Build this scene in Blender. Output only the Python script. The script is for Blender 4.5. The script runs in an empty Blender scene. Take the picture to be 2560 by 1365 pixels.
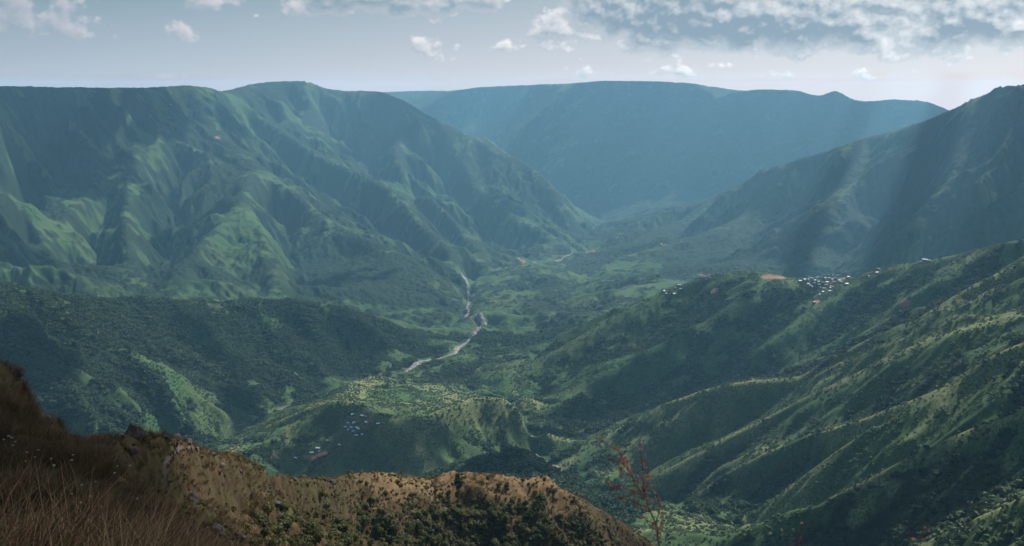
import bpy, bmesh, math, random, time
import numpy as np
T0 = time.time()
rng = np.random.default_rng(7)
random.seed(7)
PITCH = math.radians(12.0); FPX = 2217.0
CP, SP = math.cos(PITCH), math.sin(PITCH)
SUN_AZ = math.radians(40)      # clockwise from the view direction (+Y)
SUN_EL = math.radians(45)

def ray(px, py):
    u = (px - 1280.0) / FPX; v = (682.5 - py) / FPX
    dy = CP + v * SP; dz = -SP + v * CP
    h = np.hypot(u, dy)
    return np.arctan2(u, dy), dz / h          # azimuth, slope (rise per metre of ground distance)

# ---------------------------------------------------------------- the lie of the land
# ridge and valley lines surveyed as (photo column, photo row, ground distance) or with a height instead
def pr(*pts): return [(px, py, r, None) for px, py, r in pts]
def pz(*pts): return [(px, py, None, z) for px, py, z in pts]
def hz(*pts): return [(px, None, r, z) for px, r, z in pts]

FAR, LEFT, RIGHT, SPUR, CENTRE, VILL, SLOPE, KNOLL, BANK, FLOOR, DARK = range(11)
LINES = []   # (region, is_crest, points)
def L(region, crest, pts):
    if region == LEFT and not crest: pts = [(a, b, c * 1.04 if c else c, d) for a, b, c, d in pts]     # side valleys cut deep into the mountain
    LINES.append((region, crest, pts))

# far escarpment across the end of the gorge
FAR_SKY = pr((-600,232,7600),(300,236,7600),(700,236,7600),(970,229,7500),(1060,226,7600),(1140,227,7600),(1190,217,7000),(1300,212,6800),(1430,207,6600),(1510,201,6500),
  (1650,202,6500),(1740,207,6500),(1765,213,6500),(1830,225,6600),(1860,226,6500),(1920,222,6400),(2000,224,6400),(2022,236,6400),
  (2050,242,6300),(2068,232,6300),(2084,218,6300),(2096,222,6300),(2112,240,6300),(2140,252,6300),(2180,255,6300),(2230,246,6200),(2270,250,6200),(2295,247,6200),
  (2330,256,6200),(2370,280,6100),(2450,300,6000),(2600,300,6000),(3000,260,6000),(3600,240,6000))
L(FAR, 1, FAR_SKY)
L(FAR, 0, [(p[0], p[1] + 45, p[2] + 700, None) for p in FAR_SKY if p[0] > 1860])
L(FAR, 0, [(p[0], p[1] + 22, p[2] + 500, None) for p in FAR_SKY if 900 < p[0] < 1800])
L(FAR, 1, pr((1770,219,8800),(1820,211,8800),(1860,222,8800)))
L(FAR, 1, hz((0,10500,-250),(1200,10500,-250),(1700,10500,-400),(2000,10500,-600),(2600,10500,-700)))
L(FAR, 0, hz((1050,6600,-420),(1250,6000,-560),(1400,5300,-700),(1500,4900,-745),(1700,5050,-640),(1900,5150,-590),(2100,5150,-540),(2300,5100,-470),(2600,5000,-350)))
L(FAR, 1, pr((1190,217,7000),(1180,300,6700),(1230,380,6350)))
L(FAR, 1, pr((1510,201,6500),(1420,300,6050),(1400,420,5600)))
# left mountain
LEFT_SKY = pr((-900,235,3400),(-300,222,3600),(0,216,3700),(200,219,3900),(330,223,4000),(430,216,4250),(480,212,4300),(530,219,4400),(570,232,4600),(600,216,4800),(625,208,4900),
  (700,202,5000),(770,198,5000),(785,204,5000),(805,222,5000),(870,228,5100),(900,224,5000),(950,226,5000),(1000,245,4950),(1030,262,4900),
  (1070,288,4850),(1110,305,4800),(1170,335,4700),(1230,362,4600),(1290,390,4500),(1350,430,4400),(1400,485,4250),(1430,560,4150),(1450,600,4100))
L(LEFT, 1, LEFT_SKY)
L(LEFT, 0, [(p[0] + 12, p[1] + 16, p[2] + 160, None) for p in LEFT_SKY[6:20]])
L(LEFT, 1, hz((-600,4600,-60),(0,4900,-40),(250,5200,-80),(500,6200,-110),(850,6500,-140)))
L(LEFT, 1, pr((480,213,4300),(515,260,4200),(545,335,4080),(600,372,3950),(655,420,3800),(720,470,3650),(780,520,3500),(840,565,3400),(960,612,3250),(1060,670,3080),(1130,730,2920),(1172,778,2800)))
L(LEFT, 1, pr((430,216,4250),(400,290,4020),(380,340,3880),(330,395,3720),(250,460,3500),(180,525,3300),(120,590,3100),(90,690,2800)))
L(LEFT, 1, pr((0,216,3700),(-20,300,3450),(20,420,3200),(-20,560,2950),(-60,700,2600)))
L(LEFT, 1, pr((655,420,3800),(620,450,3560),(610,490,3350),(560,550,3150),(500,600,3000),(455,660,2850),(440,720,2700)))
L(LEFT, 1, pr((610,490,3350),(650,560,3150),(685,640,2950),(690,740,2720)))
L(LEFT, 1, pr((330,395,3720),(320,470,3450),(310,560,3150),(330,650,2930),(350,745,2720)))
L(LEFT, 0, pr((440,450,3640),(425,560,3320),(405,650,3050),(400,730,2800)))
L(LEFT, 0, pr((265,520,3380),(240,620,3080),(230,700,2850)))
L(LEFT, 0, pr((150,400,3500),(80,480,3300),(20,600,3000)))
L(LEFT, 0, pr((700,550,3480),(725,640,3200),(740,735,2850)))
L(LEFT, 1, pr((570,229,4600),(640,290,4500),(720,340,4350),(820,400,4150),(900,435,4000),(970,465,3850),(1000,500,3750),(1060,560,3600),(1120,620,3400),(1160,685,3130)))
L(LEFT, 0, pr((620,320,4330),(700,410,4150),(800,490,3950),(900,545,3750),(1000,610,3450),(1100,675,3180)))
L(LEFT, 1, pr((1000,245,4950),(1000,330,4700),(990,390,4400),(1005,440,4200),(1060,480,4050),(1110,530,3900),(1170,590,3700),(1210,660,3400)))
L(LEFT, 0, pr((800,300,4750),(880,380,4520),(950,445,4250),(1030,530,3980),(1110,595,3700),(1170,655,3400)))
L(LEFT, 1, pr((1110,305,4800),(1140,390,4560),(1170,450,4400),(1230,515,4150),(1330,560,3950),(1400,600,3850),(1440,632,3750)))
L(LEFT, 0, pr((1060,400,4500),(1130,500,4270),(1200,570,4000),(1260,625,3750),(1290,655,3600)))
L(LEFT, 1, pr((770,202,5000),(790,270,4850),(760,330,4640)))
L(FLOOR, 0, hz((-400,2400,-520),(100,2480,-570),(400,2550,-630),(700,2600,-668),(950,2660,-695),(1080,2640,-700)))
# big river
RIVER = pz((1008,928,-688),(1060,900,-690),(1130,885,-692),(1145,860,-694),(1190,825,-696),(1207,797,-698),(1165,780,-699),(1172,745,-701),(1172,715,-703),(1155,693,-705),
  (1210,678,-707),(1290,664,-709),(1330,650,-711),(1400,640,-713),(1470,628,-716),(1452,608,-718))
L(FLOOR, 0, RIVER)
L(FLOOR, 0, hz((1452,4400,-725),(1500,4900,-745)))
# forested spur in front of the left mountain
L(SPUR, 1, pr((-900,560,2000),(-200,670,2080),(0,700,2050),(90,730,2050),(200,747,2080),(330,747,2150),(450,751,2200),(570,757,2250),(640,746,2250),(760,751,2280),(850,771,2280),(950,800,2320),(1000,820,2350),(1050,840,2400)))
L(SPUR, 1, pr((200,747,2080),(240,820,1960),(330,870,1880),(400,950,1760),(470,1040,1660)))
L(SPUR, 1, pr((450,751,2200),(520,830,2080),(570,880,2020),(620,955,1950),(690,995,1925),(722,1012,1910)))
L(SPUR, 1, pr((0,700,2050),(60,800,1900),(150,930,1700),(250,1040,1560),(330,1110,1480)))
L(SPUR, 1, pr((760,751,2280),(800,830,2200),(850,900,2130),(900,940,2080)))
L(SPUR, 0, pr((390,830,2040),(470,930,1930),(540,1010,1840),(580,1060,1790)))
L(SPUR, 0, pr((150,850,1880),(240,950,1740),(340,1050,1620)))
L(SPUR, 0, pr((660,850,2150),(740,930,2060),(800,975,2010)))
V3 = pz((-900,1300,-540),(-200,1240,-600),(200,1190,-640),(430,1145,-675),(530,1112,-692),(620,1062,-694),(720,1015,-693),(850,965,-691),(950,942,-690))
L(FLOOR, 0, V3)
# central village hill
L(CENTRE, 1, pr((580,1112,1690),(650,1072,1640),(760,1022,1590),(830,1000,1550),(880,1003,1530),(930,1028,1490),(985,1050,1465),(1060,1054,1460),(1140,1008,1510),(1200,986,1550),(1260,991,1560),(1330,1040,1530),(1400,1095,1530)))
L(CENTRE, 1, pr((880,1003,1530),(860,985,1690),(890,950,1850),(950,936,1950)))
L(CENTRE, 1, pr((890,950,1850),(1000,955,1900),(1080,975,1850),(1130,985,1800)))
L(CENTRE, 0, pr((960,1020,1690),(1000,1012,1720),(1080,1024,1680),(1120,1006,1720)))
L(CENTRE, 0, pr((1200,968,1800),(1290,990,1790),(1370,1050,1720)))
L(CENTRE, 0, pr((1180,960,1900),(1270,970,1850)))
L(CENTRE, 0, pr((700,1195,1420),(900,1212,1400),(1100,1212,1380),(1300,1192,1400)))
L(CENTRE, 1, pr((1060,1054,1460),(1050,1110,1435),(1060,1165,1410)))
L(DARK, 1, pr((1080,1250,1080),(1150,1195,1130),(1190,1152,1180),(1250,1124,1200),(1300,1120,1190),(1350,1152,1150),(1410,1207,1100),(1425,1250,1040)))
# ridge with the terraced village on the right
L(VILL, 1, pr((3600,300,1500),(3000,480,1600),(2700,555,1700),(2560,590,1750),(2440,622,1850),(2330,647,1900),(2240,659,1950),(2130,692,2000),(2060,694,2050),(2000,697,2080),(1960,692,2100),(1920,677,2120),(1870,674,2130),
  (1800,682,2150),(1740,694,2150),(1680,717,2150),(1600,752,2120),(1530,797,2080),(1420,860,2030),(1340,905,2000),(1290,985,1900)))
L(VILL, 1, pr((1920,677,2120),(1850,740,2000),(1760,810,1940),(1650,870,1890),(1500,940,1830),(1370,1005,1800)))
L(VILL, 1, pr((2130,692,2000),(2060,760,1900),(1980,820,1840),(1900,870,1800)))
L(VILL, 1, pr((2440,622,1850),(2350,700,1750),(2220,770,1720)))
L(VILL, 0, pr((1980,740,1990),(1880,820,1900),(1780,880,1860),(1650,940,1820),(1500,1000,1780)))
L(VILL, 0, pr((1700,780,2060),(1560,860,2000),(1400,940,1930),(1330,985,1880)))
L(FLOOR, 0, pz((1330,1138,-655),(1390,1085,-668),(1500,1055,-655),(1650,1022,-625),(1830,980,-592),(2000,935,-545),(2100,870,-490),(2250,800,-420),(2400,745,-365),(2700,650,-290)))
L(FLOOR, 0, pz((1330,1138,-655),(1300,1040,-672),(1230,975,-680),(1160,940,-686),(1060,905,-689)))
# valley floor right of the river
L(FLOOR, 0, pz((1300,890,-680),(1290,800,-690),(1260,740,-694),(1290,705,-700)))
L(FLOOR, 0, pz((1450,800,-668),(1430,740,-676),(1450,690,-690),(1560,668,-690)))
L(FLOOR, 1, pz((1250,930,-655),(1340,870,-648),(1430,820,-645)))
L(FLOOR, 1, pz((1230,770,-676),(1300,780,-670)))
L(FLOOR, 1, pz((1540,730,-640),(1600,708,-628),(1680,700,-625)))
L(FLOOR, 1, pz((1370,690,-672),(1430,672,-665)))
L(FLOOR, 0, hz((1650,2500,-660),(1800,2650,-668),(2000,2800,-665),(2300,2750,-640),(2700,2600,-600),(3300,2400,-560)))
# right mountain
L(RIGHT, 1, pr((3800,230,3000),(3000,210,3300),(2700,205,3400),(2600,208,3480),(2560,210,3500),(2530,212,3520),(2500,213,3550),(2470,224,3580),(2440,236,3600),(2400,264,3650),(2340,290,3750),(2250,322,3850),(2150,347,3950),(2100,362,4000),(2050,382,4050),(1980,403,4100),(1930,416,4150),
  (1860,455,4200),(1790,490,4250),(1700,523,4300),(1600,546,4350),(1530,573,4350),(1475,600,4250)))
L(RIGHT, 1, pr((1980,403,4100),(1930,480,3900),(1860,540,3800),(1750,590,3700),(1620,625,3600),(1520,650,3550)))
L(RIGHT, 1, pr((2150,347,3950),(2130,450,3700),(2050,530,3500),(1960,590,3350),(1900,650,3200)))
L(RIGHT, 0, pr((2000,480,3960),(1930,560,3730),(1850,620,3520),(1770,660,3350)))
L(RIGHT, 0, pr((2270,520,3560),(2180,610,3300),(2080,680,3080)))
L(RIGHT, 1, pr((2440,236,3600),(2400,380,3380),(2330,500,3180),(2250,590,2980)))
L(RIGHT, 1, pr((1790,490,4250),(1700,560,4060),(1600,600,3880),(1500,625,3780)))
L(RIGHT, 0, pr((1800,540,4050),(1700,590,3880),(1600,618,3730)))
# parallel grassy ribs, lower right
L(SLOPE, 1, pr((3500,300,1500),(2900,545,1450),(2700,605,1450),(2560,652,1450),(2430,712,1430),(2300,792,1420),(2200,834,1430),(2080,890,1440),(2000,946,1440),(1900,949,1450),(1830,956,1460),(1750,976,1480),(1650,1013,1490),(1560,1063,1490),(1500,1103,1490),(1420,1153,1440),(1385,1173,1430)))
L(SLOPE, 1, pr((3300,600,1100),(2900,700,1150),(2700,745,1170),(2560,779,1180),(2440,813,1200),(2330,843,1220),(2230,886,1240),(2100,953,1260),(1990,1004,1280),(1900,1053,1290),(1780,1113,1300),(1650,1183,1310),(1600,1213,1310)))
L(SLOPE, 1, pr((3300,600,900),(2900,780,900),(2700,825,930),(2560,851,950),(2450,903,970),(2380,962,980),(2300,992,1000),(2150,1051,1050),(2020,1086,1100),(1900,1136,1130),(1800,1193,1150),(1740,1238,1165),(1680,1285,1200),(1640,1312,1240)))
L(SLOPE, 1, pr((3300,850,600),(2900,970,650),(2560,1022,700),(2400,1082,760),(2250,1152,800),(2100,1232,850),(1950,1322,880),(1850,1402,900)))
L(SLOPE, 1, pr((3300,1050,400),(2900,1150,450),(2560,1237,500),(2400,1312,530),(2280,1372,560),(2150,1452,600)))
L(SLOPE, 1, pr((1830,956,1460),(1750,1020,1450),(1650,1080,1440),(1540,1150,1420)))
L(SLOPE, 1, pr((2380,962,980),(2330,1050,940),(2260,1100,920)))
L(SLOPE, 0, pr((2900,685,1250),(2700,733,1290),(2560,766,1300),(2230,870,1350),(2000,988,1385),(1770,1100,1410),(1600,1196,1395)))
L(SLOPE, 0, pr((2900,765,1010),(2700,812,1040),(2560,838,1060),(2300,976,1105),(2020,1070,1195),(1820,1166,1235)))
L(SLOPE, 0, pr((2900,950,740),(2560,1002,800),(2250,1132,890),(2000,1262,960),(1850,1350,1010)))
L(SLOPE, 0, pr((2900,1130,520),(2560,1215,580),(2300,1338,640),(2100,1440,690)))
STREAM = pz((1345,1128,-652),(1400,1180,-648),(1440,1225,-645),(1540,1278,-650),(1620,1312,-655),(1690,1348,-660))
L(FLOOR, 0, STREAM)
# the brown ridge we look over
CREST_G = pr((-900,600,40),(-400,690,46),(-150,790,50),(0,897,55),(60,962,60),(110,1032,66),(170,1082,75),(210,1099,85),(290,1090,100),(340,1087,105),(400,1090,112),(440,1097,122),(480,1112,132),(520,1122,145),(600,1144,170),
  (680,1179,200),(750,1200,230),(830,1203,260),(880,1184,290),(940,1186,300),(1000,1192,310),(1080,1198,320),(1140,1188,325),(1220,1184,330),(1290,1197,335),(1380,1218,340),(1450,1244,345),(1530,1292,350),(1600,1344,355),(1640,1372,360),(1720,1440,370))
L(KNOLL, 1, CREST_G)
def shoulder(pts, fr, dz):
    out = []
    for px, py, r, z in pts:
        th, s = ray(px, py); out.append((px, py, r * fr, r * float(s) + dz * r / 200))
    return out
L(KNOLL, 0, shoulder(CREST_G, .965, -.5)); L(KNOLL, 0, shoulder(CREST_G, 1.018, -.8)); L(KNOLL, 0, shoulder(CREST_G[2:], .93, -2.4))
L(KNOLL, 0, pr((560,1370,135),(700,1370,205),(900,1370,268),(1200,1370,300),(1500,1370,327),(1600,1390,338)))
L(KNOLL, 0, pr((760,1290,222),(900,1285,279),(1200,1285,314),(1400,1290,334)))
L(KNOLL, 0, pr((300,1185,90),(400,1230,100),(520,1290,125)))
L(KNOLL, 0, pr((620,1220,160),(700,1260,190)))
L(BANK, 1, pr((490,1430,19),(462,1385,21),(445,1315,24),(370,1240,26),(270,1165,28),(200,1120,31),(120,1080,36),(50,1045,43),(0,1030,48),(-200,960,46)))
L(BANK, 0, pr((-300,1400,8),(0,1390,9),(200,1400,10.5),(420,1420,13)))
L(BANK, 0, pr((0,1200,20),(150,1230,18),(300,1290,17)))
L(BANK, 0, hz((-300,2.0,-1.7),(400,2.0,-1.7),(900,2.0,-1.75),(1500,2.0,-1.8),(2100,2.0,-1.7),(2900,2.0,-1.6)))
L(BANK, 0, hz((900,4.0,-2.9),(1300,4.0,-2.9),(1650,4.0,-2.85),(2100,4.0,-2.8),(2900,4.0,-2.6)))
L(BANK, 0, hz((900,15,-10),(1300,15,-11),(1800,15,-11),(2300,15,-10.5),(3000,15,-9)))
L(BANK, 0, hz((700,60,-46),(1000,60,-50),(1800,60,-50),(2300,60,-45),(3000,60,-38)))
L(BANK, 0, hz((500,26,-16),(560,30,-20)))
L(BANK, 0, hz((330,45,-23),(430,50,-29),(520,60,-40),(620,80,-56)))
L(KNOLL, 0, hz((1000,170,-118),(1500,200,-140),(1900,200,-140),(2300,200,-135),(3000,200,-120)))
L(KNOLL, 0, hz((1750,360,-225),(2000,360,-225),(2300,360,-222),(3000,330,-190)))
L(SLOPE, 0, hz((1800,700,-450),(2000,480,-290),(2400,450,-262),(3000,400,-215)))

KR = ([1400., 2400., 3000., 4500., 6500.], [1., 1.05, 1.2, 1.5, 1.7])   # the far country lies farther off than first paced out
def kfar(r): return np.interp(r, *KR)
def resolve(pts):
    out = []
    for px, py, r, z in pts:
        if py is None:
            th = math.atan2((px - 1280) / FPX, CP - .1 * SP)
        else:
            th, s = ray(px, py); th = float(th); s = float(s)
            if r is None: r = z / s
            elif z is None: z = r * s
        kk = float(kfar(r)); out.append((th, math.log(r * kk), z * kk))
    return out

TH0, TH1, LR0, LR1, DG = -1.25, 1.25, math.log(1.5), math.log(20000.), 0.005
NX = int((TH1 - TH0) / DG) + 1; NY = int((LR1 - LR0) / DG) + 1
crest_pts, crest_reg, all_pts, all_reg = [], [], [], []
con_z = np.zeros((NY, NX)); con_n = np.zeros((NY, NX))
for reg, crest, pts in LINES:
    P3 = resolve(pts)
    for a, b in zip(P3[:-1], P3[1:]):
        n = max(2, int(max(abs(a[0] - b[0]), abs(a[1] - b[1])) / (DG * .5)))
        ra, rb = math.exp(a[1]), math.exp(b[1])
        for k in range(n + 1):
            t = k / n
            x = ra * math.sin(a[0]) * (1 - t) + rb * math.sin(b[0]) * t
            y = ra * math.cos(a[0]) * (1 - t) + rb * math.cos(b[0]) * t
            th = math.atan2(x, y); lr = math.log(math.hypot(x, y)); z = a[2] * (1 - t) + b[2] * t
            i = int(round((th - TH0) / DG)); j = int(round((lr - LR0) / DG))
            if 0 <= i < NX and 0 <= j < NY:
                con_z[j, i] += z; con_n[j, i] += 1
                (crest_pts if crest else all_pts).append((th, lr)); (crest_reg if crest else all_reg).append(reg)
mask = con_n > 0
con_z[mask] /= con_n[mask]

def relax(h, m, cz, iters):
    jj, ii = np.indices(h.shape); red = ((jj + ii) & 1) == 0
    w = 1.9
    for it in range(iters):
        for col in (red, ~red):
            p = np.pad(h, 1, mode='edge')
            avg = .25 * (p[:-2, 1:-1] + p[2:, 1:-1] + p[1:-1, :-2] + p[1:-1, 2:])
            upd = col & ~m
            h[upd] += w * (avg[upd] - h[upd])
    return h

def solve(m, cz, levels):
    if levels == 0:
        h = np.full(m.shape, cz[m].mean()); h[m] = cz[m]
        return relax(h, m, cz, 300)
    ny, nx = m.shape; cy, cx = (ny + 1) // 2, (nx + 1) // 2
    mm = np.zeros((cy * 2, cx * 2)); zz = np.zeros((cy * 2, cx * 2))
    mm[:ny, :nx] = m; zz[:ny, :nx] = cz * m
    mc = mm.reshape(cy, 2, cx, 2).sum((1, 3)); zc = zz.reshape(cy, 2, cx, 2).sum((1, 3))
    k = mc > 0; zc[k] /= mc[k]
    hc = solve(k, zc, levels - 1)
    h = np.repeat(np.repeat(hc, 2, 0), 2, 1)[:ny, :nx].copy()
    h[m] = cz[m]
    return relax(h, m, cz, 90)

H = solve(mask, con_z, 5)
def blur(a, n):
    for _ in range(n):
        p = np.pad(a, 1, mode='edge')
        a = .25 * a + .125 * (p[:-2, 1:-1] + p[2:, 1:-1] + p[1:-1, :-2] + p[1:-1, 2:]) + .0625 * (p[:-2, :-2] + p[2:, 2:] + p[:-2, 2:] + p[2:, :-2])
    return a
H = blur(H, 1)
# distance (in grid units of DG) to the nearest crest and the region of the nearest line, on the coarse grid
def nearest(points, labels, cap=60):
    D = np.full((NY, NX), 1e9); Lb = np.zeros((NY, NX), int)
    pts = {}
    for (th, lr), lab in zip(points, labels):
        pts[(int(round((lr - LR0) / DG)), int(round((th - TH0) / DG)))] = lab
    js = np.array([p[0] for p in pts]); is_ = np.array([p[1] for p in pts]); lb = np.array(list(pts.values()))
    # jump flooding
    S = np.full((NY, NX, 2), -10**6); S[js, is_, 0] = js; S[js, is_, 1] = is_; Lb[js, is_] = lb
    jj, ii = np.indices((NY, NX)); D = np.hypot(S[..., 0] - jj, S[..., 1] - ii)
    step = 512
    while step >= 1:
        for dj in (-step, 0, step):
            for di in (-step, 0, step):
                if dj == 0 and di == 0: continue
                js0, js1 = max(0, dj), min(NY, NY + dj); is0, is1 = max(0, di), min(NX, NX + di)
                if js0 >= js1 or is0 >= is1: continue
                src = S[js0 - dj:js1 - dj, is0 - di:is1 - di]; sl = Lb[js0 - dj:js1 - dj, is0 - di:is1 - di]
                nd = np.hypot(src[..., 0] - jj[js0:js1, is0:is1], src[..., 1] - ii[js0:js1, is0:is1])
                k = nd < D[js0:js1, is0:is1]
                D[js0:js1, is0:is1][k] = nd[k]; S[js0:js1, is0:is1][k] = src[k]; Lb[js0:js1, is0:is1][k] = sl[k]
        step //= 2
    return D, Lb
DC, _ = nearest(crest_pts, crest_reg)
riv_pts = []
for pts in (RIVER, STREAM, V3):
    P3 = resolve(pts)
    for a, b in zip(P3[:-1], P3[1:]):
        n = max(2, int(max(abs(a[0] - b[0]), abs(a[1] - b[1])) / (DG * .5)))
        for k in range(n + 1): riv_pts.append((a[0] + (b[0] - a[0]) * k / n, a[1] + (b[1] - a[1]) * k / n))
_, REG = nearest(crest_pts + all_pts, crest_reg + all_reg)

def samp(A, th, lr):
    fx = np.clip((th - TH0) / DG, 0, NX - 1.001); fy = np.clip((lr - LR0) / DG, 0, NY - 1.001)
    i = fx.astype(int); j = fy.astype(int); fx = fx - i; fy = fy - j
    return (A[j, i] * (1 - fx) + A[j, i + 1] * fx) * (1 - fy) + (A[j + 1, i] * (1 - fx) + A[j + 1, i + 1] * fx) * fy
# gradient in x, y of the base surface
dHl, dHt = np.gradient(H, DG)
thg = TH0 + DG * np.arange(NX)[None, :]; rg = np.exp(LR0 + DG * np.arange(NY))[:, None]
GR = dHl / rg; GT = dHt / rg
GX = blur(GR * np.sin(thg) + GT * np.cos(thg), 3); GY = blur(GR * np.cos(thg) - GT * np.sin(thg), 3)

def h2(ix, iy, s):
    n = (ix.astype(np.int64) * 374761393 + iy.astype(np.int64) * 668265263 + s * 2246822519) & 0xffffffff
    n = ((n ^ (n >> 13)) * 1274126177) & 0xffffffff
    n = (n ^ (n >> 16)) & 0xffffffff
    return n.astype(np.float64) / 4294967296.0

def vnoise(x, y, s=0):
    ix = np.floor(x); iy = np.floor(y); fx = x - ix; fy = y - iy
    ix = ix.astype(np.int64); iy = iy.astype(np.int64)
    def g(a, b):
        t = h2(ix + a, iy + b, s) * 2 * np.pi
        return np.cos(t) * (fx - a) + np.sin(t) * (fy - b)
    u = fx * fx * fx * (fx * (fx * 6 - 15) + 10); v = fy * fy * fy * (fy * (fy * 6 - 15) + 10)
    return ((g(0, 0) * (1 - u) + g(1, 0) * u) * (1 - v) + (g(0, 1) * (1 - u) + g(1, 1) * u) * v) * 1.5

def fbm(x, y, wl, octs, s=0, gain=.5):
    o = 0; a = 1
    for k in range(octs):
        o = o + a * vnoise(x / wl + k * 17.3, y / wl - k * 9.1, s + k); a *= gain; wl *= .5
    return o

def gullies(x, y, gx, gy, cell, amp, octs, s=0, fb=None):
    """branching gullies that run down the slope; returns height change and a ridge(+1)/gully(-1) measure"""
    h = np.zeros_like(x); rid = np.zeros_like(x); wsum = 0; a = amp; fb = fb or amp
    gx = gx.copy(); gy = gy.copy()
    for o in range(octs):
        gm = np.hypot(gx, gy) + 1e-6
        sx = -gy / gm; sy = gx / gm
        px = x / cell; py = y / cell
        ix = np.floor(px).astype(np.int64); iy = np.floor(py).astype(np.int64)
        C = np.zeros_like(x); S = np.zeros_like(x); W = np.zeros_like(x)
        for dj in range(-1, 3):
            for di in range(-1, 3):
                cx = ix + di; cy = iy + dj
                ox = px - cx - (h2(cx, cy, s + 11 * o) - .5) * .9; oy = py - cy - (h2(cx, cy, s + 11 * o + 5) - .5) * .9
                w = np.maximum(np.exp(-2.0 * (ox * ox + oy * oy)) - .011, 0)
                ph = (ox * sx + oy * sy) * 2 * np.pi * .75
                C += w * np.cos(ph); S += w * np.sin(ph); W += w
        C /= W; S /= W
        mg = np.sqrt(C * C + S * S) + 1e-6; k = np.minimum(mg * 1.6, 1) / mg; C *= k; S *= k
        at = np.clip(gm * 1.6, 0, 1.1)
        tri = 1 - 2 * np.abs(np.arctan2(S, C)) / np.pi
        h += a * at * (.45 * C + .55 * tri * np.minimum(mg * 1.6, 1) - .3); rid += C * (.62 ** o) * at; wsum += .62 ** o
        f = 2 * np.pi * .75 / cell
        q_ = a / amp * fb; gx = gx - q_ * at * S * sx * f * .8; gy = gy - q_ * at * S * sy * f * .8
        a *= .5; cell *= .52
    return h, rid / wsum

def sstep(x, a, b):
    t = np.clip((x - a) / (b - a), 0, 1); return t * t * (3 - 2 * t)

def detail_height(th, r, want=True):
    """height without the canopy, plus masks, at polar points"""
    lr = np.log(r); x = r * np.sin(th); y = r * np.cos(th)
    wob = sstep(r, 500, 900)
    thw = th; lrw = lr
    h = samp(H, thw, lrw); gx = samp(GX, th, lr); gy = samp(GY, th, lr)
    dc = samp(DC, th, lr) * DG          # angular distance from crest
    far = sstep(r, 420, 800)
    fade = sstep(dc, .002, .022)
    dG = np.zeros_like(x); rid = np.zeros_like(x); kf_ = sstep(r, 2350, 2800)
    q = kf_ < 1; a_, b_ = gullies(x[q], y[q], gx[q], gy[q], 230., 1., 5, 0, 24.); dG[q] = a_ * (1 - kf_[q]) * 17; rid[q] = b_ * (1 - kf_[q])
    q = kf_ > 0; a_, b_ = gullies(x[q], y[q], gx[q], gy[q], 430., 1., 6, 400, 75.); dG[q] += a_ * kf_[q] * np.interp(r[q], [7000, 9500], [84, 38]); rid[q] += b_ * kf_[q]
    slope = np.hypot(gx, gy)
    flat = 1 - sstep(slope, .06, .2)
    hh = far * (fade * dG + fade * fbm(x, y, 150, 4, 3) * 7 * (1 - flat * .4) + fbm(x, y, 40, 3, 9) * 1.6 * (.4 + .6 * fade))
    near = 1 - far
    if near.max() > 0:
        k = near > 0
        dn = np.zeros_like(x); rn = np.zeros_like(x)
        a, b = gullies(x[k], y[k], gx[k], gy[k], 34., 3.0, 4, 50)
        dn[k] = a; rn[k] = b
        nb = sstep(r, 2, 60)
        hh = hh + near * (sstep(r, 60, 160) * fade * dn + (.3 + .7 * fade) * fbm(x, y, 26, 4, 21) * 1.6 * sstep(r, 20, 120)
              + fbm(x, y, 3.2, 4, 31) * .35 * sstep(r, 3, 40))
        rid = rid * far + rn * near
    return h + hh, rid, slope, x, y, dc
EXPO = 0.65; SUN_E = 5.0; SKY_S = .055; HAZE_C = (.33, .70, .99); HAZE_D = 5.2e-5; HAZE_G = .28
VEIL_L = (0.289, 0.337, 0.396); VEIL_R = (0.535, 0.535, 0.556); VEIL_TL = (0.134, 0.214, 0.268); VEIL_TR = (0.353, 0.407, 0.449); AIR_L = (.21, .36, .45); AIR_R = (.34, .58, .73); AIR_K = .82
DENS = 1.0
# ground spots to shade from overhead: column, row, half-width across, half-length, turn
SHADE_CLOUDS = [(960,1118,150,30,.1,.9),(1130,1122,150,32,0,1.),(1250,1165,110,50,0,1.3),(1340,1085,60,60,0,1.2),(760,1165,130,40,.1,1.4),(1560,1045,130,30,.3,1.4),(1420,1040,90,40,0,1.4),(1650,900,190,70,.3,1.3),(1850,860,150,60,.3,1.3),(1650,970,140,30,.3,1.3),
  (2380,1270,90,60,.2,1.3),(2180,1340,90,60,0,1.3),(2500,1150,60,60,0,1.2),
  (520,840,180,50,-.1,1.1),(900,850,140,60,0,1.1),(600,1030,80,70,0,1.3),(60,900,130,160,0,1.2),
  (100,330,420,420,0,1.1),(380,270,330,260,0,1.),(560,290,170,200,0,.9),(40,600,200,260,0,1.),(300,420,160,180,0,.8),(950,350,230,300,0,.9),(880,690,170,110,.4,.9),(420,620,130,140,0,.8),
  (2480,420,200,400,0,1.),(1950,500,110,260,0,1.3),(2350,600,120,260,0,1.3),(1150,320,500,500,0,1.3),(1500,330,700,700,0,1.5),(1500,480,500,400,0,1.3),(1900,330,650,600,0,1.5),(2200,300,500,400,0,1.4),(2050,600,260,200,0,.9),(1250,520,160,200,0,.9),
  (170,1240,22,22,0,.62),(60,1010,40,50,0,.8),(300,1110,34,34,0,.6)]
SHADE_STREETS = [(2180,3600,5200,75),(2380,3300,6200,95),(2620,3000,6000,150)]  # unseen puff rows added to cut slanting rays into the haze

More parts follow.
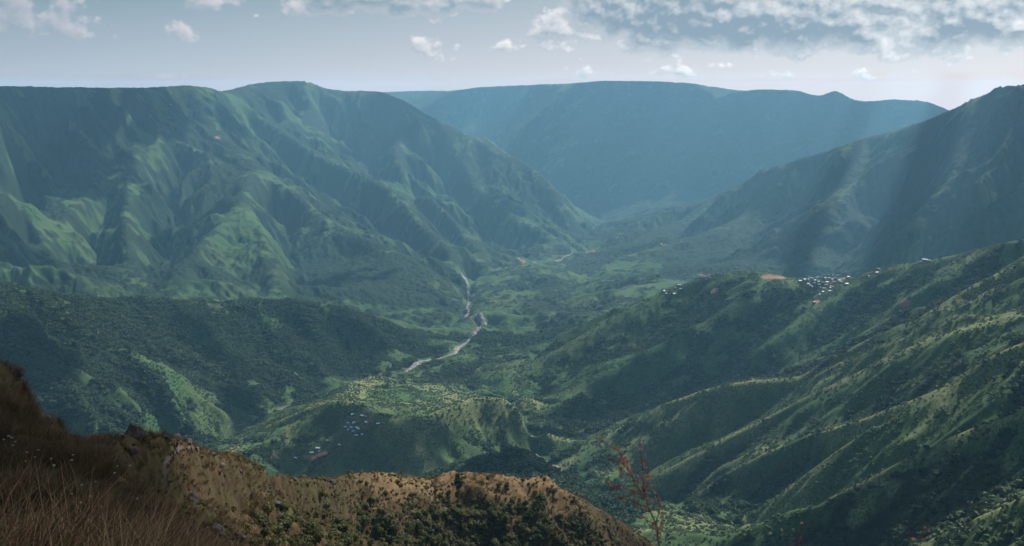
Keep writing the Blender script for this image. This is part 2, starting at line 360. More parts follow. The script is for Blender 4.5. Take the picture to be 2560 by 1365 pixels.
# ---------------------------------------------------------------- helpers
SC = bpy.context.scene
COL = SC.collection
def mat(name):
    m = bpy.data.materials.new(name); m.use_nodes = True
    nt = m.node_tree; nt.nodes.clear()
    out = nt.nodes.new('ShaderNodeOutputMaterial'); bs = nt.nodes.new('ShaderNodeBsdfPrincipled')
    nt.links.new(bs.outputs[0], out.inputs[0])
    bs.inputs['Specular IOR Level'].default_value = .25; bs.inputs['Roughness'].default_value = .8
    return m, nt, bs
def node(nt, kind, **kw):
    n = nt.nodes.new(kind)
    for k, v in kw.items():
        if k.startswith('i_'):
            key = k[2:]; key = int(key) if key.isdigit() else key
            n.inputs[key].default_value = v
        else: setattr(n, k, v)
    return n
def lk(nt, a, b): nt.links.new(a, b)
def math_n(nt, op, a, b=None, clamp=False):
    n = nt.nodes.new('ShaderNodeMath'); n.operation = op; n.use_clamp = clamp
    for i, v in enumerate((a, b)):
        if v is None: continue
        if isinstance(v, (int, float)): n.inputs[i].default_value = v
        else: nt.links.new(v, n.inputs[i])
    return n.outputs[0]
def mixc(nt, f, a, b):
    n = nt.nodes.new('ShaderNodeMix'); n.data_type = 'RGBA'
    for sock, v in ((n.inputs[0], f), (n.inputs[6], a), (n.inputs[7], b)):
        if isinstance(v, (int, float)): sock.default_value = v
        elif isinstance(v, tuple): sock.default_value = (*v, 1)
        else: nt.links.new(v, sock)
    return n.outputs[2]
def attr(nt, name):
    n = nt.nodes.new('ShaderNodeAttribute'); n.attribute_name = name; return n.outputs['Fac']
def noise(nt, vec, scale, detail=4, rough=.55):
    n = nt.nodes.new('ShaderNodeTexNoise'); n.inputs['Scale'].default_value = scale
    n.inputs['Detail'].default_value = detail; n.inputs['Roughness'].default_value = rough
    if vec is not None: nt.links.new(vec, n.inputs['Vector'])
    return n.outputs['Fac']
def maprange(nt, v, a, b, c=0., d=1.):
    n = nt.nodes.new('ShaderNodeMapRange'); n.inputs[1].default_value = a; n.inputs[2].default_value = b
    n.inputs[3].default_value = c; n.inputs[4].default_value = d; nt.links.new(v, n.inputs[0]); return n.outputs[0]
def mesh_np(name, V, F, m=None, smooth=False):
    me = bpy.data.meshes.new(name); V = np.asarray(V, np.float32); F = np.asarray(F, np.int32)
    me.vertices.add(len(V)); me.vertices.foreach_set('co', V.ravel())
    k = F.shape[1]
    me.loops.add(F.size); me.loops.foreach_set('vertex_index', F.ravel())
    me.polygons.add(len(F)); me.polygons.foreach_set('loop_start', np.arange(0, F.size, k, dtype=np.int32))
    me.polygons.foreach_set('loop_total', np.full(len(F), k, np.int32))
    if smooth: me.polygons.foreach_set('use_smooth', np.ones(len(F), bool))
    me.update(calc_edges=True)
    if m: me.materials.append(m)
    return me
def obj(name, me, parent=None, loc=(0, 0, 0), rotz=0, scale=1, label=None, cat=None, group=None, kind=None):
    o = bpy.data.objects.new(name, me); COL.objects.link(o); o.parent = parent
    o.location = loc; o.rotation_euler = (0, 0, rotz); o.scale = (scale,) * 3 if isinstance(scale, (int, float)) else scale
    if label: o['label'] = label
    if cat: o['category'] = cat
    if group: o['group'] = group
    if kind: o['kind'] = kind
    return o
def setattr_f(me, name, arr):
    a = me.attributes.new(name, 'FLOAT', 'POINT'); a.data.foreach_set('value', np.asarray(arr, np.float32))

# ---------------------------------------------------------------- where a line of sight meets the ground
def ground_at(pix):
    pix = np.asarray(pix, float); th, s = ray(pix[:, 0], pix[:, 1])
    lr = np.concatenate([np.arange(math.log(6), math.log(450), .006), np.arange(math.log(450), math.log(13000), .0024)])
    out = []
    for c0 in range(0, len(pix), 60):
        t = th[c0:c0 + 60]; sl = s[c0:c0 + 60]
        TT = np.repeat(t[:, None], len(lr), 1); RR = np.repeat(np.exp(lr)[None], len(t), 0)
        h, *_ = detail_height(TT.ravel(), RR.ravel()); h = h.reshape(TT.shape)
        above = h > RR * sl[:, None]
        j = np.where(above.any(1), above.argmax(1), len(lr) - 1)
        r = np.exp(lr)[j]
        for k in range(len(t)):
            out.append((r[k] * math.sin(t[k]), r[k] * math.cos(t[k]), h[k, j[k]]))
    return np.array(out)
def ground_z(x, y):
    x = np.atleast_1d(np.asarray(x, float)); y = np.atleast_1d(np.asarray(y, float))
    return detail_height(np.arctan2(x, y), np.hypot(x, y))[0]

# meadows and bare earth, surveyed:  column, row, half-width across the view (m), half-length along the view (m), tilt, strength
GRASSY = [(600,560,150,300,.25,1.2),(590,640,130,200,.2,1.0),(560,720,200,180,0,.9),(680,690,50,200,.35,.8),(215,500,130,220,-.4,.9),(200,640,110,260,.1,.9),(260,710,140,160,0,.8),(700,450,90,350,.9,1.0),
  (790,525,60,300,.9,1.1),(640,385,60,220,.7,.8),(400,370,60,120,.3,.7),(380,450,50,160,0,.7),(470,560,60,140,0,.7),(1060,490,90,250,.8,1.0),(1000,450,140,120,0,.9),(1160,590,60,280,.7,.9),(1190,640,50,180,.5,1.),
  (1340,560,110,200,.6,.9),(1390,600,90,140,.6,1.),(880,420,70,260,.6,.6),(1260,600,60,200,.3,.6),(300,520,60,160,0,.6),(1230,380,100,300,.5,.4),(620,290,120,200,.4,.5),(520,240,150,160,0,.5),
  (45,712,70,90,0,1.5),(440,752,50,60,0,1.3),(530,758,60,60,0,1.4),(815,790,40,60,0,.8),(330,890,70,60,.3,.6),(420,950,80,70,.3,.7),(480,900,50,50,.2,.5),(380,1030,80,80,.3,.75),(450,1070,60,60,.2,.8),(250,1080,60,90,.2,.5),(690,990,24,80,.7,1.2),(650,960,14,50,.7,1.1),
  (1110,855,70,60,0,1.2),(1060,840,70,60,0,.8),(1100,910,60,50,0,1.2),(1250,750,70,70,0,1.3),(1320,900,130,60,0,.9),(1300,830,90,80,0,.7),(1400,870,120,60,.2,1.),(1250,920,90,60,0,1.1),(1360,780,120,60,0,.6),(1700,715,60,40,.2,1.3),(1610,780,90,60,.2,1.),(1560,800,80,60,.2,.8),
  (900,985,200,120,0,.9),(800,1030,120,120,0,.9),(1200,1000,140,90,0,.9),(1080,1020,120,120,0,.8),(1250,1060,80,90,0,.8),(650,1090,120,80,0,.9),(1440,1130,120,110,0,.9),(1400,1180,90,80,0,.9),(1000,1040,90,60,0,1.2),
  (2450,720,110,90,.2,.8),(2250,830,110,70,.2,.9),(2350,870,60,70,0,.9),(2100,960,80,60,0,.8),(1700,1010,90,40,0,.8),(2400,960,70,70,0,.9),(2130,1060,90,40,0,.9),(1850,1165,80,40,0,.9),(2560,800,60,60,0,.9),(2460,1320,60,60,0,.5),(1700,850,110,120,.2,.6),(1830,760,90,90,0,.6),(1600,880,110,120,0,.5),
  (1650,560,160,150,0,.6),(1780,520,120,200,.4,.6),(1600,630,200,120,0,.6),(1850,560,90,150,0,.4)]
BARE = [(1935,692,24,13,0,3.),(1787,726,10,9,0,2.2),(800,1141,15,7,.3,1.2),(775,1150,13,5,.3,1.),(692,1140,11,2.5,.9,.9),(678,1146,6,2,.9,1.0),(848,299,14,8,0,.75),(1478,627,22,24,0,1.2),(1660,611,16,12,0,1.),(1315,655,50,22,.4,.9),
  (545,345,14,14,0,.8),(2040,755,12,10,0,1.),(2260,760,16,14,0,.6),(1950,620,60,60,0,.35),(880,1050,40,30,0,.35),(1760,690,28,18,0,.7),(2060,722,55,35,0,.5)]
def paint(x, y, spots):
    P = ground_at([(s[0], s[1]) for s in spots]); out = np.zeros_like(x)
    wx = fbm(x, y, 60, 3, 71); wy = fbm(x, y, 60, 3, 91)
    for (px, py, a, b, tilt, st), (cx, cy, cz) in zip(spots, P):
        rk = math.hypot(cx, cy); kk = 1 + max(0, rk - 2400) / 2400 * .35; kk = min(kk, 1.7); a *= kk; b *= kk
        R = max(a, b) * 2.0 + 10
        k = (abs(x - cx) < R) & (abs(y - cy) < R)
        if not k.any(): continue
        az = math.atan2(cx, cy) + tilt
        dx = x[k] - cx + wx[k] * min(a, b, 70) * .8; dy = y[k] - cy + wy[k] * min(a, b, 70) * .8
        across = dx * math.cos(az) - dy * math.sin(az); along = dx * math.sin(az) + dy * math.cos(az)
        out[k] = np.maximum(out[k], st * (1 - sstep(np.hypot(across / a, along / b), .45, 1.25)))
    return out

def river_xy(pts):
    P = resolve(pts); return np.array([(math.exp(l) * math.sin(t), math.exp(l) * math.cos(t), z) for t, l, z in P])
def dist_poly(x, y, P, lim):
    d = np.full(x.shape, 1e9)
    for a, b in zip(P[:-1], P[1:]):
        k = (x > min(a[0], b[0]) - lim) & (x < max(a[0], b[0]) + lim) & (y > min(a[1], b[1]) - lim) & (y < max(a[1], b[1]) + lim)
        if not k.any(): continue
        v = b[:2] - a[:2]; t = np.clip(((x[k] - a[0]) * v[0] + (y[k] - a[1]) * v[1]) / (v @ v), 0, 1)
        d[k] = np.minimum(d[k], np.hypot(x[k] - a[0] - t * v[0], y[k] - a[1] - t * v[1]))
    return d
RXY = river_xy(RIVER); SXY = river_xy(STREAM); GXY = river_xy(V3[4:])
HOUSE_PIX = {}

def masks(th, r, x, y, rid, slope, dc):
    """grass 0..1 (rest is wood), bare earth, dry"""
    lr = np.log(r)
    reg = REG[np.clip(((lr - LR0) / DG).round().astype(int), 0, NY - 1), np.clip(((th - TH0) / DG).round().astype(int), 0, NX - 1)]
    bias = np.array([-.4, -.55, -.6, .06, .50, .05, .24, .3, .5, .18, -.5])[reg] + np.where(reg == SPUR, -.4, 0)
    n1 = fbm(x, y, 260, 4, 101); n2 = fbm(x, y, 45, 4, 131)
    crest = 1 - sstep(dc, .004, .03)
    g = bias + rid * np.where(reg == LEFT, 1.25, .75) + n1 * .55 + n2 * .45 + crest * np.where(reg == SPUR, .1, .35)
    grass = sstep(g, -.05, .45)
    p = paint(x, y, GRASSY)
    p = p * np.where(reg == SPUR, .62, np.where(reg == LEFT, .8, 1.)); grass = np.clip(grass + p * (.75 + n2 * .7), 0, 1)
    bare = np.clip(paint(x, y, BARE) * (1 + n2 * .5), 0, 1)
    dr = np.minimum(np.minimum(dist_poly(x, y, RXY, 80), dist_poly(x, y, SXY, 50)), dist_poly(x, y, GXY, 40))
    dry = 1 - sstep(r, 380, 470)
    return reg, grass, bare, dr, dry, p

# ---------------------------------------------------------------- terrain sheets
ths = np.concatenate([np.arange(-1.2, -.62, .012), np.arange(-.62, .62, .00122), np.arange(.62, 1.201, .012)])
def rows(a, b, s): return np.arange(math.log(a), math.log(b), s)
Q = globals().get('QUAL', 1.0)
lrs = np.concatenate([rows(1.8, 6, .05), rows(6, 60, .011 / Q), rows(60, 400, .0055 / Q), rows(400, 850, .004 / Q), rows(850, 2600, .0021 / Q), rows(2600, 6600, .0016 / Q), rows(6600, 13200, .0028 / Q), rows(13200, 15500, .02)])
if Q != 1.0: ths = np.concatenate([np.arange(-1.2, -.62, .012), np.arange(-.62, .62, .00122 / Q), np.arange(.62, 1.201, .012)])
nt_, nr_ = len(ths), len(lrs)
TT, RR = np.meshgrid(ths, np.exp(lrs)); TT = TT.ravel(); RR = RR.ravel()
N = len(TT); hh = np.empty(N); rid = np.empty(N); slope = np.empty(N); X = np.empty(N); Y = np.empty(N); DCR = np.empty(N)
for c0 in range(0, N, 300000):
    c = slice(c0, min(c0 + 300000, N)); a = detail_height(TT[c], RR[c])
    hh[c], rid[c], slope[c], X[c], Y[c], DCR[c] = a
print('terrain heights', N, round(time.time() - T0, 1))
REGV, GRASS, BAREV, DRIV, DRY, PAINT = masks(TT, RR, X, Y, rid, slope, DCR)
# river bed cut flat
hh -= (1 - sstep(DRIV, 8, 26)) * 2.0
# running horizon for culling
Hg = hh.reshape(nr_, nt_); sl = Hg / np.exp(lrs)[:, None]
HORIZ = np.maximum.accumulate(sl, 0)
# canopy of distant woods, too far to carry trees of their own
def canopy(x, y, cell, s):
    px = x / cell; py = y / cell; ix = np.floor(px).astype(np.int64); iy = np.floor(py).astype(np.int64); best = np.full(x.shape, 9.); hv = np.zeros(x.shape)
    for dj in (-1, 0, 1):
        for di in (-1, 0, 1):
            cx = ix + di; cy = iy + dj; rr = h2(cx, cy, s + 3)
            d = ((px - cx - h2(cx, cy, s)) ** 2 + (py - cy - h2(cx, cy, s + 7)) ** 2) / (.5 + rr)
            k = d < best; best = np.where(k, d, best); hv = np.where(k, rr, hv)
    return np.clip(1 - best * 1.5, 0, 1) ** .6 * (.5 + .8 * hv), hv
farw = sstep(RR, 2250, 2500); k = farw > 0
can = np.zeros(N); chv = np.full(N, .5)
a, b = canopy(X[k], Y[k], 13., 200); a2, b2 = canopy(X[k], Y[k], 6.5, 300)
wood = (1 - GRASS[k]) * sstep(DRIV[k], 10, 30) * (1 - BAREV[k])
can[k] = farw[k] * (a * 8.5 + a2 * 2.5) * (.08 + .92 * wood); chv[k] = b
ZD = hh + can
hh -= farw * 6.5 * (1 - sstep(DCR, 0, .02) * .0); ZD = hh + can
print('top', ZD.max(), RR[ZD.argmax()], TT[ZD.argmax()])
CO = np.stack([X, Y, ZD], 1).astype(np.float32)

PALE = np.where(REGV == KNOLL, (1 - sstep(DCR, .01, .05)) * sstep(X / np.maximum(Y, 1), -.22, -.13) * (1 - sstep(X / np.maximum(Y, 1), .02, .12)), 1.) * np.isin(REGV, (CENTRE, SLOPE, KNOLL)) * sstep(fbm(X, Y, 90, 3, 611) + .6 * (REGV == KNOLL) + (1 - sstep(DCR, .003, .02)) * .9, -.1, .7)  # paler crests: dry grass, with sunlit brightness also put into the colour
# ground material
def ground_mat(name, dryland=False):
    m, nt, bs = mat(name)
    geo = node(nt, 'ShaderNodeNewGeometry').outputs['Position']
    g, bare, dry, tint = attr(nt, 'grass'), attr(nt, 'bare'), attr(nt, 'dry'), attr(nt, 'tint')
    n_big = noise(nt, geo, .006, 4); n_mid = noise(nt, geo, .05, 5, .65); n_fine = noise(nt, geo, .35, 5, .7)
    wood = mixc(nt, maprange(nt, n_mid, .35, .65), (.004, .011, .007), (.012, .024, .012))
    wood = mixc(nt, math_n(nt, 'MULTIPLY', tint, .5), wood, (.019, .034, .015))
    gr = mixc(nt, maprange(nt, n_mid, .35, .68), (.024, .066, .022), (.056, .108, .034))
    gr = mixc(nt, maprange(nt, n_big, .42, .62), gr, (.075, .11, .04))
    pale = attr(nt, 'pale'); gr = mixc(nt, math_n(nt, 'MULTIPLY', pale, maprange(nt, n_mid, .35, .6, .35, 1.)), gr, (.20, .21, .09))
    gr = mixc(nt, maprange(nt, n_fine, .45, .62), gr, (.026, .045, .018))
    gf = math_n(nt, 'ADD', g, math_n(nt, 'MULTIPLY', math_n(nt, 'SUBTRACT', n_fine, .5), 1.2), True)
    col = mixc(nt, maprange(nt, gf, .25, .75), wood, gr)
    straw = mixc(nt, maprange(nt, n_mid, .35, .6), (.052, .034, .018), (.046, .048, .018))
    straw = mixc(nt, maprange(nt, n_fine, .42, .6), straw, (.02, .014, .008))
    n_f2 = noise(nt, geo, 1.6, 5, .7)
    straw = mixc(nt, maprange(nt, n_f2, .5, .7, 0, .7), straw, (.12, .07, .035))
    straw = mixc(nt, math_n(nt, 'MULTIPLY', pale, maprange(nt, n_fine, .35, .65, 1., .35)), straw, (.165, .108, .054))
    col = mixc(nt, dry, col, straw)
    soil = mixc(nt, n_fine, (.22, .095, .07), (.30, .17, .13))
    col = mixc(nt, maprange(nt, math_n(nt, 'ADD', bare, math_n(nt, 'MULTIPLY', math_n(nt, 'SUBTRACT', math_n(nt, 'ADD', n_fine, n_mid), 1.), 1.3)), .4, .7), col, soil)
    lk(nt, col, bs.inputs['Base Color']); bs.inputs['Roughness'].default_value = .95; bs.inputs['Specular IOR Level'].default_value = .1
    bp = node(nt, 'ShaderNodeBump', i_Strength=.5, i_Distance=1.5)
    lk(nt, math_n(nt, 'ADD', n_mid, math_n(nt, 'MULTIPLY', n_fine, .35)), bp.inputs['Height']); lk(nt, bp.outputs[0], bs.inputs['Normal'])
    return m
M_GROUND = ground_mat('hill_ground')
idx = np.arange(N).reshape(nr_, nt_)
quad = np.stack([idx[:-1, :-1], idx[:-1, 1:], idx[1:, 1:], idx[1:, :-1]], -1).reshape(-1, 4)
qreg = REGV[quad[:, 0]]
NAMES = {FAR: ('mountain', 'distant blue escarpment closing the end of the gorge'), LEFT: ('mountain', 'big green mountain with grassy spurs left of the river'),
  RIGHT: ('mountain', 'dark blue mountain sloping down from the upper right'), SPUR: ('hill', 'dark forested ridge in front of the left mountain'),
  CENTRE: ('hill', 'low green hill with the shaded hamlet in the middle of the valley'), VILL: ('hill', 'shaded green ridge carrying the village on its crest'),
  SLOPE: ('hill', 'lower right hillside of parallel grassy ribs'), KNOLL: ('hillside', 'brown grassy ridge dotted with shrubs in front'),
  BANK: ('hillside', 'near bank of dry brown grass at lower left'), FLOOR: ('valley_floor', 'green valley floor beside the river'), DARK: ('hill', 'small dark wooded knob behind the brown ridge')}
for reg, (nm, lab) in NAMES.items():
    q = quad[qreg == reg]
    used, inv = np.unique(q, return_inverse=True)
    me = mesh_np(nm, CO[used], inv.reshape(-1, 4), M_GROUND, smooth=True)
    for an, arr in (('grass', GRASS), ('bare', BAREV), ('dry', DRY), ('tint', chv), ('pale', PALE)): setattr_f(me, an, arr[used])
    o = obj(nm, me, kind='structure'); o['label'] = lab
print('terrain meshes', round(time.time() - T0, 1))

def surface(x, y):
    """height of the built sheet, read back from the grid"""
    th = np.arctan2(x, y); lr = np.log(np.hypot(x, y))
    j = np.clip(np.searchsorted(lrs, lr) - 1, 0, nr_ - 2); i = np.clip(np.searchsorted(ths, th) - 1, 0, nt_ - 2)
    fy = np.clip((lr - lrs[j]) / (lrs[j + 1] - lrs[j]), 0, 1); fx = np.clip((th - ths[i]) / (ths[i + 1] - ths[i]), 0, 1)
    f = lambda A: (A[j, i] * (1 - fx) + A[j, i + 1] * fx) * (1 - fy) + (A[j + 1, i] * (1 - fx) + A[j + 1, i + 1] * fx) * fy
    return f
ZG = ZD.reshape(nr_, nt_); GG = GRASS.reshape(nr_, nt_); BG = BAREV.reshape(nr_, nt_); DG_ = DRIV.reshape(nr_, nt_); RGV = REGV.reshape(nr_, nt_); RIDG = rid.reshape(nr_, nt_)
PGV = PAINT.reshape(nr_, nt_)

def ground_at(pix):
    pix = np.asarray(pix, float); th, s = ray(pix[:, 0], pix[:, 1]); R_ = np.exp(lrs); out = []
    i = np.clip(np.searchsorted(ths, th) - 1, 0, nt_ - 2); fx = (th - ths[i]) / (ths[i + 1] - ths[i])
    for k in range(len(pix)):
        col = ZG[:, i[k]] * (1 - fx[k]) + ZG[:, i[k] + 1] * fx[k] - R_ * s[k]; ab = (col > 0) & (R_ > 6)
        j = int(ab.argmax()) if ab.any() else nr_ - 2; j = max(j, 1); t_ = np.clip(-col[j - 1] / (col[j] - col[j - 1] + 1e-9), 0, 1); r = R_[j - 1] + (R_[j] - R_[j - 1]) * t_
        out.append((r * math.sin(th[k]), r * math.cos(th[k]), r * s[k]))
    return np.array(out)

def on_ridge(pix):
    out = []
    for px, py in pix:
        for k in range(14):
            g = ground_at([(px, py + 2 * k)])[0]
            if math.hypot(g[0], g[1]) < 440: break
        out.append(g)
    return np.array(out)
# ---------------------------------------------------------------- rivers: boulder beds draped in their channels
def ribbon(name, P, widths, material, label, lift=.9):
    pts = []
    for a, b in zip(P[:-1], P[1:]):
        n = max(2, int(np.hypot(*(b - a)[:2]) / 6))
        for k in range(n): pts.append(a + (b - a) * k / n)
    pts.append(P[-1]); pts = np.array(pts)
    w = np.interp(np.linspace(0, 1, len(pts)), np.linspace(0, 1, len(widths)), widths)
    w = w * (1 + .5 * vnoise(np.arange(len(pts)) / 7., np.zeros(len(pts)) + .5, 5))
    off = 7 * vnoise(np.arange(len(pts)) / 14., np.zeros(len(pts)) + 3.5, 8)
    d = np.gradient(pts[:, :2], axis=0); d /= np.linalg.norm(d, axis=1)[:, None] + 1e-9; nrm = np.stack([-d[:, 1], d[:, 0]], 1)
    K = 9; V = []
    for k in range(K):
        t = (k / (K - 1) - .5) * 2
        e = 1 + .35 * vnoise(np.arange(len(pts)) / 3., np.zeros(len(pts)) + 7.5 + (t > 0) * 9, 15)
        q = pts[:, :2] + nrm * (t * w * e * .5 + off)[:, None]
        z = surface(q[:, 0], q[:, 1])(ZG) + lift * (1 - t * t) + .25 * vnoise(q[:, 0] / 4, q[:, 1] / 4, 77)
        V.append(np.column_stack([q, z]))
    V = np.stack(V, 1); n = len(pts); id_ = np.arange(n * K).reshape(n, K)
    F = np.stack([id_[:-1, :-1], id_[:-1, 1:], id_[1:, 1:], id_[1:, :-1]], -1).reshape(-1, 4)
    me = mesh_np(name, V.reshape(-1, 3), F, material, True)
    o = obj(name, me, kind='structure'); o['label'] = label
    return o
m, nt, bs = mat('boulder_river_bed')
geo = node(nt, 'ShaderNodeNewGeometry').outputs['Position']
vo = node(nt, 'ShaderNodeTexVoronoi', i_Scale=.16); lk(nt, geo, vo.inputs['Vector'])
c = mixc(nt, maprange(nt, vo.outputs['Distance'], .2, .75), (.28, .25, .245), (.05, .06, .055))
c = mixc(nt, maprange(nt, noise(nt, geo, .03, 4), .52, .62), c, (.30, .18, .16))
c = mixc(nt, maprange(nt, noise(nt, geo, .09, 3), .56, .6), c, (.07, .10, .10))
lk(nt, c, bs.inputs['Base Color']); M_RIVER = m
ribbon('river', RXY, [15, 16, 9, 26, 10, 9, 6, 16, 25, 14, 7, 3, 18, 5, 3, 5], M_RIVER, 'pale boulder-strewn river winding up the valley floor')
ribbon('stream', SXY[:6], [8, 4, 3, 8, 10, 9], M_RIVER, 'thin rocky stream at the foot of the right-hand ribs', .6)
ribbon('stream', GXY, [1.2, 1.6, 2, 1.5, 1.2, 1.2], M_RIVER, 'narrow shaded stream in the gully left of the central hill', .6)

# ---------------------------------------------------------------- foliage and other materials
def leaf_mat(name, c0, c1, c2, trans=.3, scale=.6, rnd=True):
    m, nt, bs = mat(name)
    oi = node(nt, 'ShaderNodeObjectInfo'); geo = node(nt, 'ShaderNodeNewGeometry')
    rnd_ = math_n(nt, 'FRACT', math_n(nt, 'ADD', oi.outputs['Random'], 0)) if rnd else .5
    n1 = noise(nt, geo.outputs['Position'], scale, 3)
    big = noise(nt, geo.outputs['Position'], .012, 3)
    c = mixc(nt, maprange(nt, n1, .35, .65), c0, c1)
    c = mixc(nt, math_n(nt, 'MULTIPLY', math_n(nt, 'MULTIPLY', rnd_, rnd_) if rnd else .2, .8), c, c2)
    c = mixc(nt, maprange(nt, big, .42, .66, 0, .6), c, c2)
    lk(nt, c, bs.inputs['Base Color']); bs.inputs['Roughness'].default_value = .7; bs.inputs['Specular IOR Level'].default_value = .2
    tr = node(nt, 'ShaderNodeBsdfTranslucent'); lk(nt, c, tr.inputs[0]); mx = node(nt, 'ShaderNodeMixShader', i_0=trans)
    out = [n for n in nt.nodes if n.type == 'OUTPUT_MATERIAL'][0]
    lk(nt, bs.outputs[0], mx.inputs[1]); lk(nt, tr.outputs[0], mx.inputs[2]); lk(nt, mx.outputs[0], out.inputs[0])
    return m
M_TREE = leaf_mat('tree_leaves', (.005, .014, .008), (.022, .046, .021), (.06, .098, .038), .2)
M_SHRUB = leaf_mat('pale_scrub_leaves', (.026, .05, .02), (.062, .105, .04), (.12, .16, .075), .25)
M_BUSH = leaf_mat('dark_shrub_leaves', (.026, .036, .013), (.062, .072, .025), (.13, .13, .045), .3, 2.)
M_HERB = leaf_mat('olive_herbs', (.04, .042, .016), (.085, .08, .028), (.16, .14, .05), .3, 1.5)
M_RUST = leaf_mat('rusty_herbs', (.06, .034, .02), (.11, .06, .034), (.17, .11, .055), .3, 1.5)
M_NEEDLE = leaf_mat('pine_needles', (.010, .018, .010), (.022, .034, .014), (.035, .05, .02), .2, 3.)
M_STRAW = leaf_mat('dry_grass', (.04, .022, .013), (.085, .048, .026), (.19, .12, .065), .35, 1.2)
M_STRAW2 = leaf_mat('ridge_grass', (.06, .042, .02), (.12, .085, .04), (.23, .16, .08), .35, .4)
M_STRAWG = leaf_mat('green_grass_blades', (.022, .026, .010), (.04, .04, .015), (.07, .06, .025), .35, 1.2)
def plain(name, col, rough=.8, amt=.35, scale=3.):
    m, nt, bs = mat(name); geo = node(nt, 'ShaderNodeNewGeometry')
    n1 = noise(nt, geo.outputs['Position'], scale, 4, .65)
    d = tuple(max(0, c * (1 - amt)) for c in col); l = tuple(min(1, c * (1 + amt)) for c in col)
    lk(nt, mixc(nt, maprange(nt, n1, .35, .65), d, l), bs.inputs['Base Color']); bs.inputs['Roughness'].default_value = rough
    return m
M_BARK = plain('bark', (.05, .036, .028), .9); M_TWIG = plain('dry_twig', (.07, .035, .026), .8, .4, 30.); M_DRYLEAF = leaf_mat('withered_leaves', (.10, .048, .034), (.17, .09, .062), (.27, .17, .13), .45, 40., False)
M_ROCK = plain('dark_rock', (.05, .042, .04), .9, .6, 1.5); M_WALL = plain('house_wall', (.12, .11, .105), .9, .3, .6)
M_ROOF = plain('pale_metal_roof', (.36, .40, .42), .55, .25, .5); M_ROOF2 = plain('grey_roof', (.15, .17, .19), .6, .2, .5); M_ROOF3 = plain('rusty_pink_roof', (.24, .15, .14), .7, .2, .5)
M_PETAL = plain('white_petals', (.30, .29, .26), .7, .1, 20.); M_PINK = plain('pink_petals', (.6, .2, .2), .7, .1, 20.); M_STALK = plain('green_stalk', (.06, .09, .03), .8)
M_PATH = plain('trodden_earth', (.075, .06, .05), .95, .35, .8); M_POST = plain('rusty_steel', (.10, .05, .045), .7, .3, 2.)

def quads_from(centres, normals, size, rg):
    """one small ragged leaf quad per centre"""
    n = len(centres); r1 = rg.normal(size=(n, 3)); a = np.cross(normals, r1); a /= np.linalg.norm(a, axis=1)[:, None] + 1e-9; b = np.cross(normals, a)
    s = (size * rg.uniform(.6, 1.4, n))[:, None]; t = s * rg.uniform(.5, .9, n)[:, None]
    V = np.stack([centres - a * s, centres - b * t, centres + a * s, centres + b * t], 1).reshape(-1, 3)
    return V, np.arange(4 * n).reshape(n, 4)
ICO = None
def ico(sub):
    bm = bmesh.new(); bmesh.ops.create_icosphere(bm, subdivisions=sub, radius=1); V = np.array([v.co[:] for v in bm.verts]); F = np.array([[v.index for v in f.verts] for f in bm.faces]); bm.free(); return V, F
IV, IF = ico(1)
def crown_mesh(name, seed, mat_, lobes=6, per=34, leaf=.2, flat=.75, core=True):
    rg = np.random.default_rng(seed); VV = []; FF = []; n0 = 0
    for k in range(lobes):
        if k == 0: c = np.array([0, 0, .55]); rad = .62
        else:
            a = rg.uniform(0, 6.28); q = rg.uniform(.3, .62); c = np.array([q * math.cos(a), q * math.sin(a), rg.uniform(.25, .85)]); rad = rg.uniform(.3, .5)
        d = rg.normal(size=(per, 3)); d[:, 2] = np.abs(d[:, 2]) * 1.0 - .25; d /= np.linalg.norm(d, axis=1)[:, None]
        p = c + d * rad * np.array([1, 1, flat]) * rg.uniform(.8, 1.12, (per, 1)); nn = d + rg.normal(size=(per, 3)) * .45; nn /= np.linalg.norm(nn, axis=1)[:, None]
        V, F = quads_from(p, nn, leaf, rg); VV.append(V); FF.append(F + n0); n0 += len(V)
        if core:
            V = c + IV * rad * .86 * np.array([1, 1, flat]) * (1 + .18 * rg.normal(size=(len(IV), 1))); VV.append(V); FF.append(np.column_stack([IF, IF[:, 2]]) + n0); n0 += len(V)
    V = np.concatenate(VV); F = np.concatenate(FF)
    me = bpy.data.meshes.new(name); me.from_pydata(V.tolist(), [], [tuple(dict.fromkeys(f)) for f in F.tolist()]); me.update(); me.materials.append(mat_)
    return me

